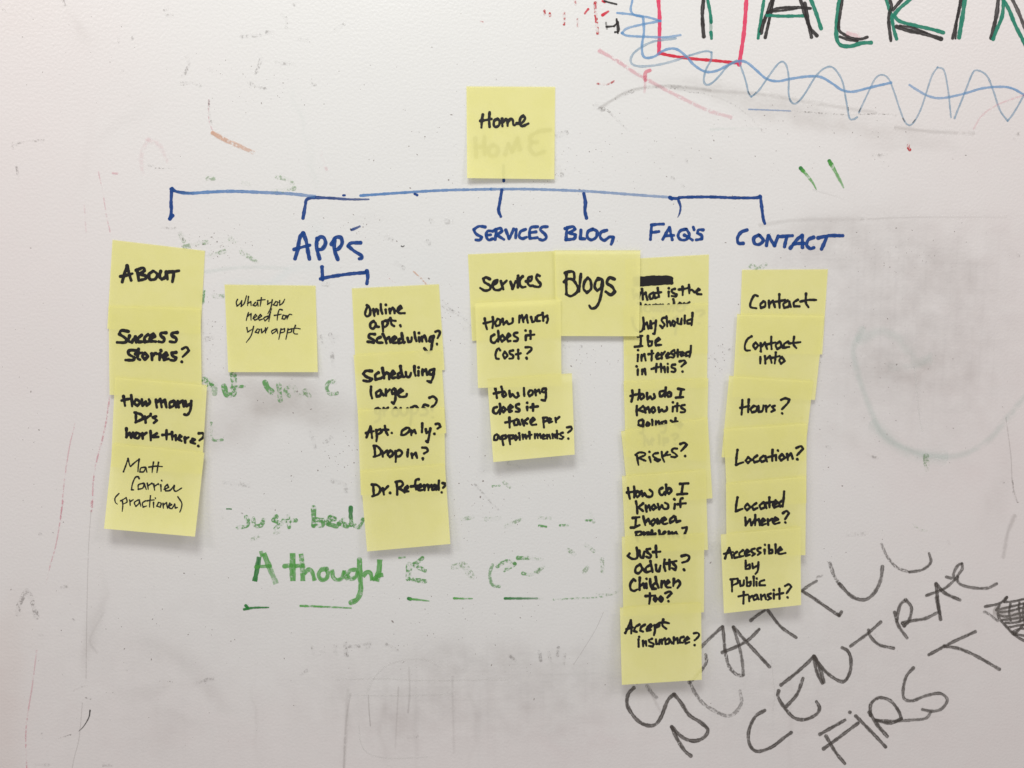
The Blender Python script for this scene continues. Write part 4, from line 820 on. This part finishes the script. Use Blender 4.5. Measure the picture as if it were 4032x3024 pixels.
n.word('black handwritten words does it', 'd', 38, '542 760 490 780 486 840 532 862 582 800;584 710 598 800 584 872;642 760 612 800 640 842 672 800 642 760;710 802 782 762 752 732 716 780 732 832 772 822;882 716 842 726 842 770 892 800 882 832 830 832;1010 760 1013 816;1009 694 1014 700;1100 716 1102 822;1060 766 1180 750')
n.word('black handwritten words take per', 'd', 36, '734 924 738 1082;670 1002 792 976;852 950 806 980 812 1042 862 1032 872 960 902 1036;930 958 962 1052;1022 940 952 992 1012 1022;1060 1002 1126 960 1102 930 1062 980 1082 1036 1152 1032')
n.word(None, 'd', 34, '1264 936 1272 1082;1256 930 1322 926 1340 956 1284 988;1332 972 1382 950 1362 935 1336 966 1350 1002 1402 986;1450 930 1460 1002;1455 964 1512 914')
n.word('black handwritten word appointments?', 'd', 33, '542 1185 502 1210 496 1270 540 1272 562 1200 592 1262;620 1226 640 1352;612 1216 672 1200 684 1240 640 1262;730 1218 746 1342;720 1206 792 1200 794 1240 750 1256;832 1205 810 1240 830 1272 862 1240 832 1205;890 1200 896 1272;884 1168 888 1174;940 1190 946 1262;950 1224 982 1190 996 1252;1044 1148 1052 1256;1008 1218 1082 1190')
n.word(None, 'd', 30, '1130 1180 1132 1252;1136 1204 1166 1180 1176 1246;1180 1204 1210 1180 1222 1246;1244 1232 1292 1206 1266 1190 1246 1220 1256 1256 1292 1252;1320 1190 1322 1256;1326 1219 1352 1190 1372 1252;1404 1180 1410 1250;1410 1210 1440 1186 1450 1240;1472 1128 1478 1252;1430 1196 1502 1180;1566 1160 1532 1170 1532 1200 1572 1226 1552 1256 1510 1252')
n.word(None, 'd', 34, '1628 1078 1690 1066 1702 1108 1644 1160;1649 1250 1653 1257')

# rest of the FAQ column
n = Note(['f 298 203', 'f 1615 155', 'f 1592 1440', 'f 335 1380'], .0021, .0005, "FAQ-column note reading How do I know its going to help?, last lines covered", side=.0002)
n.word('black handwritten words How do I', 'f', 36, '432 344 440 430 418 522;402 432 560 396;542 334 540 420 520 492;582 400 552 440 570 482 612 450 602 402 576 400;662 384 666 482 710 442 742 482 782 452 770 400')
n.word(None, 'f', 36, '922 352 862 368 862 436 902 430 942 380;955 298 946 380 942 446;1012 370 976 400 990 442 1032 432 1032 380 1012 370;1144 318 1242 332;1194 336 1172 442;1110 458 1226 448')
n.word('black handwritten words know its', 'f', 35, '504 584 500 660 506 736;602 588 520 648 622 682;622 610 640 692;642 644 682 602 702 690;752 610 730 650 756 692 788 660 772 612 752 610;842 608 850 682 892 640 922 672 972 644 968 598')
n.word(None, 'f', 34, '1066 600 1060 674;1064 528 1068 536;1134 544 1130 672;1098 592 1166 580;1250 570 1202 580 1196 612 1252 650 1242 682 1184 684')
n.word('black handwritten words going to', 'f', 33, '592 800 536 820 530 880 580 892 612 812;606 822 602 930 594 1012 548 1000;672 840 646 880 670 902 702 870 682 840;746 820 746 892;740 800 743 806;800 820 802 902;806 854 842 820 862 900;952 820 892 840 902 892 952 870 962 822;956 820 950 960 920 1002 880 990;1106 774 1096 882;1030 812 1070 834 1140 826;1182 852 1142 880 1170 922 1212 882 1182 852')
n.word('black handwritten word help?', 'f', 33, '620 1050 622 1202;626 1134 662 1100 692 1192;710 1152 762 1120 742 1090 712 1150 742 1192;850 1040 852 1182;920 1090 922 1202;920 1104 982 1090 982 1140 930 1152;1060 1042 1122 1020 1152 1060 1090 1112;1103 1178 1107 1183')
n = Note(['f 258 978', 'f 1606 765', 'g 1680 482', 'g 385 600'], .0031, .0006, 'FAQ-column note reading RISKS?, tilted slightly to the left', side=.0001, tip=(0, .0001))
n.word('black handwritten word RISKS?', 'f', 31, '504 1358 516 1430 530 1506;484 1348 540 1310 622 1318 630 1350 532 1394 642 1440;698 1380 722 1466;698 1299 705 1305;832 1318 772 1330 756 1365 802 1400 862 1422 832 1448 778 1420;890 1298 900 1380 932 1458;980 1300 918 1362 1024 1344;1132 1250 1072 1250 1050 1292 1102 1330 1132 1362 1100 1382 1038 1376')
n.word(None, 'f', 36, '1180 1178 1240 1160 1282 1188 1190 1288;1254 1364 1258 1370')
n = Note(['g 272 135', 'g 1575 35', 'g 1610 1285', 'g 330 1330'], .0042, .0008, 'FAQ-column note reading How do I know if I have a problem?', side=.0001, tip=(.0, .0001))
n.word('black handwritten words How do I', 'g', 36, '366 318 376 400 396 492;348 392 500 370;460 298 468 380 462 472;512 370 482 420 510 462 548 430 532 374;576 368 592 450 622 402 662 454 730 452 748 392 702 348')
n.word(None, 'g', 37, '902 320 856 350 862 412 902 430 936 382;958 270 962 350 946 432;1002 320 970 370 1000 412 1040 370 1022 326 1002 320;1174 258 1306 250;1220 260 1200 402;1130 422 1290 410')
n.word('black handwritten words know if', 'g', 35, '490 528 506 620 512 722;602 560 522 622 602 682;640 590 656 692;656 634 692 590 712 672;772 580 736 620 760 662 802 630 772 580;830 568 850 652 892 592 922 642 982 640 990 582 940 550')
n.word(None, 'g', 35, '1096 570 1086 646;1084 494 1096 506;1216 482 1182 500 1182 622;1136 576 1266 560')
n.word('black handwritten words I have a', 'g', 36, '438 788 546 774;490 790 482 930;410 938 470 934 548 898;604 760 636 902;636 854 682 802 712 882;772 810 726 850 746 902 792 850 782 820 830 880;822 800 850 872 902 790;890 852 956 810 932 780 896 830 922 882 982 870;1082 760 1022 810 1022 862 1092 822 1100 770 1122 850 1182 832')
n.word('half-covered handwritten word problem?', 'g', 35, '490 1010 520 1152;484 1012 560 1000 592 1030 532 1072;610 1010 622 1092;622 1044 662 1010;682 1010 670 1070 712 1062 702 1010;738 980 746 1082;746 1044 792 1030 782 1082;850 980 862 1082;890 1052 952 1010 932 1000 892 1050 932 1092;1000 1000 1006 1092;1010 1034 1052 1010 1072 1092;1076 1034 1112 1005 1152 1082;1210 944 1280 930 1272 980 1240 1052;1243 1093 1247 1098')
n = Note(['g 270 1080', 'g 1552 1030', 'h 1548 1228', 'h 294 1290'], .0054, .0006, 'FAQ-column note reading Just adults? Children too?', side=.0002)
n.word('black handwritten word Just', 'h', 38, '500 222 516 320 500 388 430 396 362 352 392 312;540 270 562 370 602 382 622 282;712 240 662 250 666 292 722 342 702 380 648 362;800 190 812 372;754 292 870 284')
n.word('black handwritten word adults?', 'h', 37, '556 482 492 528 482 600 532 620 582 560 566 490;590 542 642 602 712 590;716 490 646 536 648 600;714 430 730 510 748 602;800 490 810 582 850 590 872 502;936 408 926 500 948 586;1010 410 1012 562;960 472 1122 430;1070 470 1112 520 1102 566 1048 540')
n.word(None, 'h', 38, '1200 354 1280 338 1320 372 1290 428 1208 456;1233 558 1244 576')
n.word('black handwritten word Children', 'h', 37, '482 740 452 710 402 790 410 870 460 896 512 872;550 688 546 882;560 814 602 782 622 852;650 780 656 852;652 704 658 713;710 710 716 800 742 872;802 770 760 800 760 862 802 862;795 678 810 760 842 846;890 740 886 842;890 784 932 740;950 802 1012 762 992 732 952 780 970 836 1032 842;1080 708 1070 822;1080 774 1150 730 1178 782 1136 852')
n.word('black handwritten word too?', 'h', 36, '706 930 708 1010 696 1096;638 976 792 968;792 990 766 1030 790 1056 816 1020 792 990;876 980 852 1030 880 1062 906 1020 876 980;944 932 1010 906 1046 932 978 1000;993 1052 999 1062')
n = Note(['i 240 285', 'i 1503 207', 'i 1515 1408', 'i 270 1488'], .0066, .0050, 'lowest sticky note of the FAQ column, reading Accept insurance?', 1.3, side=.0001)
n.word('black handwritten word Accept', 'i', 35, '324 682 370 590 410 482 422 590 416 690;340 622 440 592;546 548 482 590 460 650 506 666;632 550 572 590 556 642 602 660;654 622 732 582 722 550 672 590 662 642 722 632;780 560 786 640 770 716;780 574 850 530 852 572 790 602;915 470 902 560 962 616;860 522 930 514 1006 530')
n.word('black handwritten word insurance?', 'i', 32, '530 780 532 896;539 740 543 746;600 800 602 892;606 844 642 810 652 882;742 770 692 790 702 820 762 850 752 892 688 882;800 780 806 850 850 852 862 780;890 780 896 852;896 804 942 760;1002 770 950 800 952 850 1000 842 1012 780 1052 846;1080 748 1076 852;1080 804 1132 760 1142 842;1232 740 1182 760 1172 830 1222 832;1240 802 1316 770 1292 740 1250 790 1262 842 1322 822')
n.word(None, 'i', 32, '1390 686 1450 680 1472 718 1432 770 1400 796;1402 868 1406 876')

# sixth column
n = Note(['F 458 98', 'F 992 95', 'F 957 625', 'F 440 620'], .00045, .0013, 'top note of the right column, reading Contact alone', tip=(0, .0003), side=.0002)
n.word('black handwritten word Contact', 'F', 15, '556 262 534 258 512 300 512 330 548 338;592 294 572 314 576 335 600 326 602 300 590 294;625 290 627 335;629 312 650 290 663 332;690 250 692 336;665 297 726 285;742 290 716 310 720 335 750 325 752 296 762 330;806 284 780 302 782 326 816 326;856 246 855 302 872 332;820 296 870 286 920 286')
n = Note(['F 428 373', 'F 968 382', 'F 912 908', 'F 398 890'], .0022, .0007, 'right-column sticky note reading Contact info, below the Contact note', side=.0002, tip=(0, .0003))
n.word('black handwritten words Contact info', 'F', 14, '518 512 492 530 476 566 480 598 508 600;542 550 528 570 540 592 560 570 542 550;574 555 576 606;579 577 600 550 614 592;640 514 642 592;615 562 666 550;692 545 668 565 676 592 700 576 697 548 712 586;746 545 720 560 720 584 752 578;782 514 778 560 796 586;750 556 822 548')
n.word(None, 'F', 14, '572 640 571 682;574 604 577 609;600 635 603 682;605 658 630 635 642 678;668 612 661 682;640 647 692 635;707 640 690 660 700 682 724 666 707 640')
n = Note(['F 378 757', 'F 900 790', 'F 845 1285', 'F 330 1265'], .0038, .0007, 'right-column sticky note reading Hours?', side=.0003, tip=(.0003, 0))
n.word('black handwritten word Hours?', 'F', 15, '460 908 458 955 455 1000;446 957 502 945;500 905 496 986;532 945 512 964 520 986 546 976 550 952 532 945;560 945 562 982 584 976 592 942;606 945 609 982;608 958 632 940;662 944 646 950 660 970 640 982;700 908 726 898 752 905 742 928 706 966;706 990 710 994')
n = Note(['F 343 1088', 'F 860 1052', 'F 858 1550', 'F 368 1590'], .0054, .0006, 'right-column sticky note reading Location?', side=.0003)
n.word('black handwritten word Location?', 'F', 15, '430 1218 424 1260 420 1312 466 1296;497 1264 480 1285 494 1300 516 1282 497 1264;552 1254 528 1274 535 1296 562 1288;592 1255 570 1275 580 1294 604 1282 602 1258 614 1292;648 1218 646 1287;620 1264 670 1250;668 1254 670 1284;680 1221 683 1226;707 1245 690 1265 700 1284 726 1268 707 1245;738 1244 743 1282;743 1263 762 1240 774 1274;795 1207 824 1196 838 1212 800 1252;801 1276 805 1280')
n = Note(['F 357 1427', 'F 857 1382', 'I 852 335', 'I 362 350'], .0068, .0006, 'right-column sticky note reading Located where?', side=.0003)
n.word('black handwritten words Located where?', 'F', 15, '430 1514 422 1560 418 1602 462 1585;492 1554 475 1575 488 1594 512 1576 492 1554;547 1550 522 1570 530 1592 554 1580;592 1545 568 1565 576 1587 600 1574 599 1548 610 1582;628 1514 629 1577;605 1550 656 1540;650 1562 682 1547 667 1532 650 1556 658 1577 686 1568;706 1535 690 1550 695 1572 713 1560;720 1477 716 1530 710 1572')
n.word(None, 'I', 15, '478 100 480 150 506 112 516 148 537 110;540 84 539 150;540 122 562 110 569 149;575 132 602 119 589 108 575 128 582 147 606 140;618 110 621 147;621 125 646 108;650 127 682 113 666 100 650 121 660 140 692 132;712 74 734 60 750 73 725 112;726 130 730 134')
n = Note(['I 325 205', 'I 822 160', 'I 825 645', 'I 345 697'], .0082, .0044, 'bottom note of the right column, reading Accessible by public transit?', 2.0, side=.0005)
n.word('black handwritten word Accessible', 'I', 14, '352 356 364 320 378 290 388 318 396 354;345 327 402 315;427 314 408 330 410 352 432 348;464 304 442 322 442 344 467 340;475 327 502 313 490 300 475 321 481 340 507 332;537 294 518 300 519 315 537 326 520 340;574 289 555 295 556 308 574 319 555 334;598 300 599 327;600 269 602 273;625 272 626 324 646 320 646 302 627 302;666 268 667 324;680 312 706 300 696 286 680 306 691 327 729 321')
n.word('black handwritten word by', 'I', 14, '480 368 479 422;480 404 505 392 505 416 482 421;522 386 526 416 550 402;560 378 556 430 541 452')
n.word('black handwritten word public', 'I', 14, '396 488 396 562;386 486 430 480 432 506 400 522;444 494 448 526 466 520 470 490;486 474 488 526;488 508 512 500 508 524 488 528;530 468 531 526;548 500 549 526;549 479 551 483;596 490 570 500 566 522 602 522')
n.word('black handwritten word transit?', 'I', 14, '468 563 466 637;435 592 496 580;502 590 503 622;503 603 522 585;547 580 528 595 532 614 553 604 551 582 562 610;575 580 578 612;578 595 598 580 607 610;637 574 618 580 622 592 637 602 618 614;655 572 656 607;655 551 657 555;690 543 691 607;670 580 716 570;725 527 749 516 765 531 735 572;740 596 744 601')
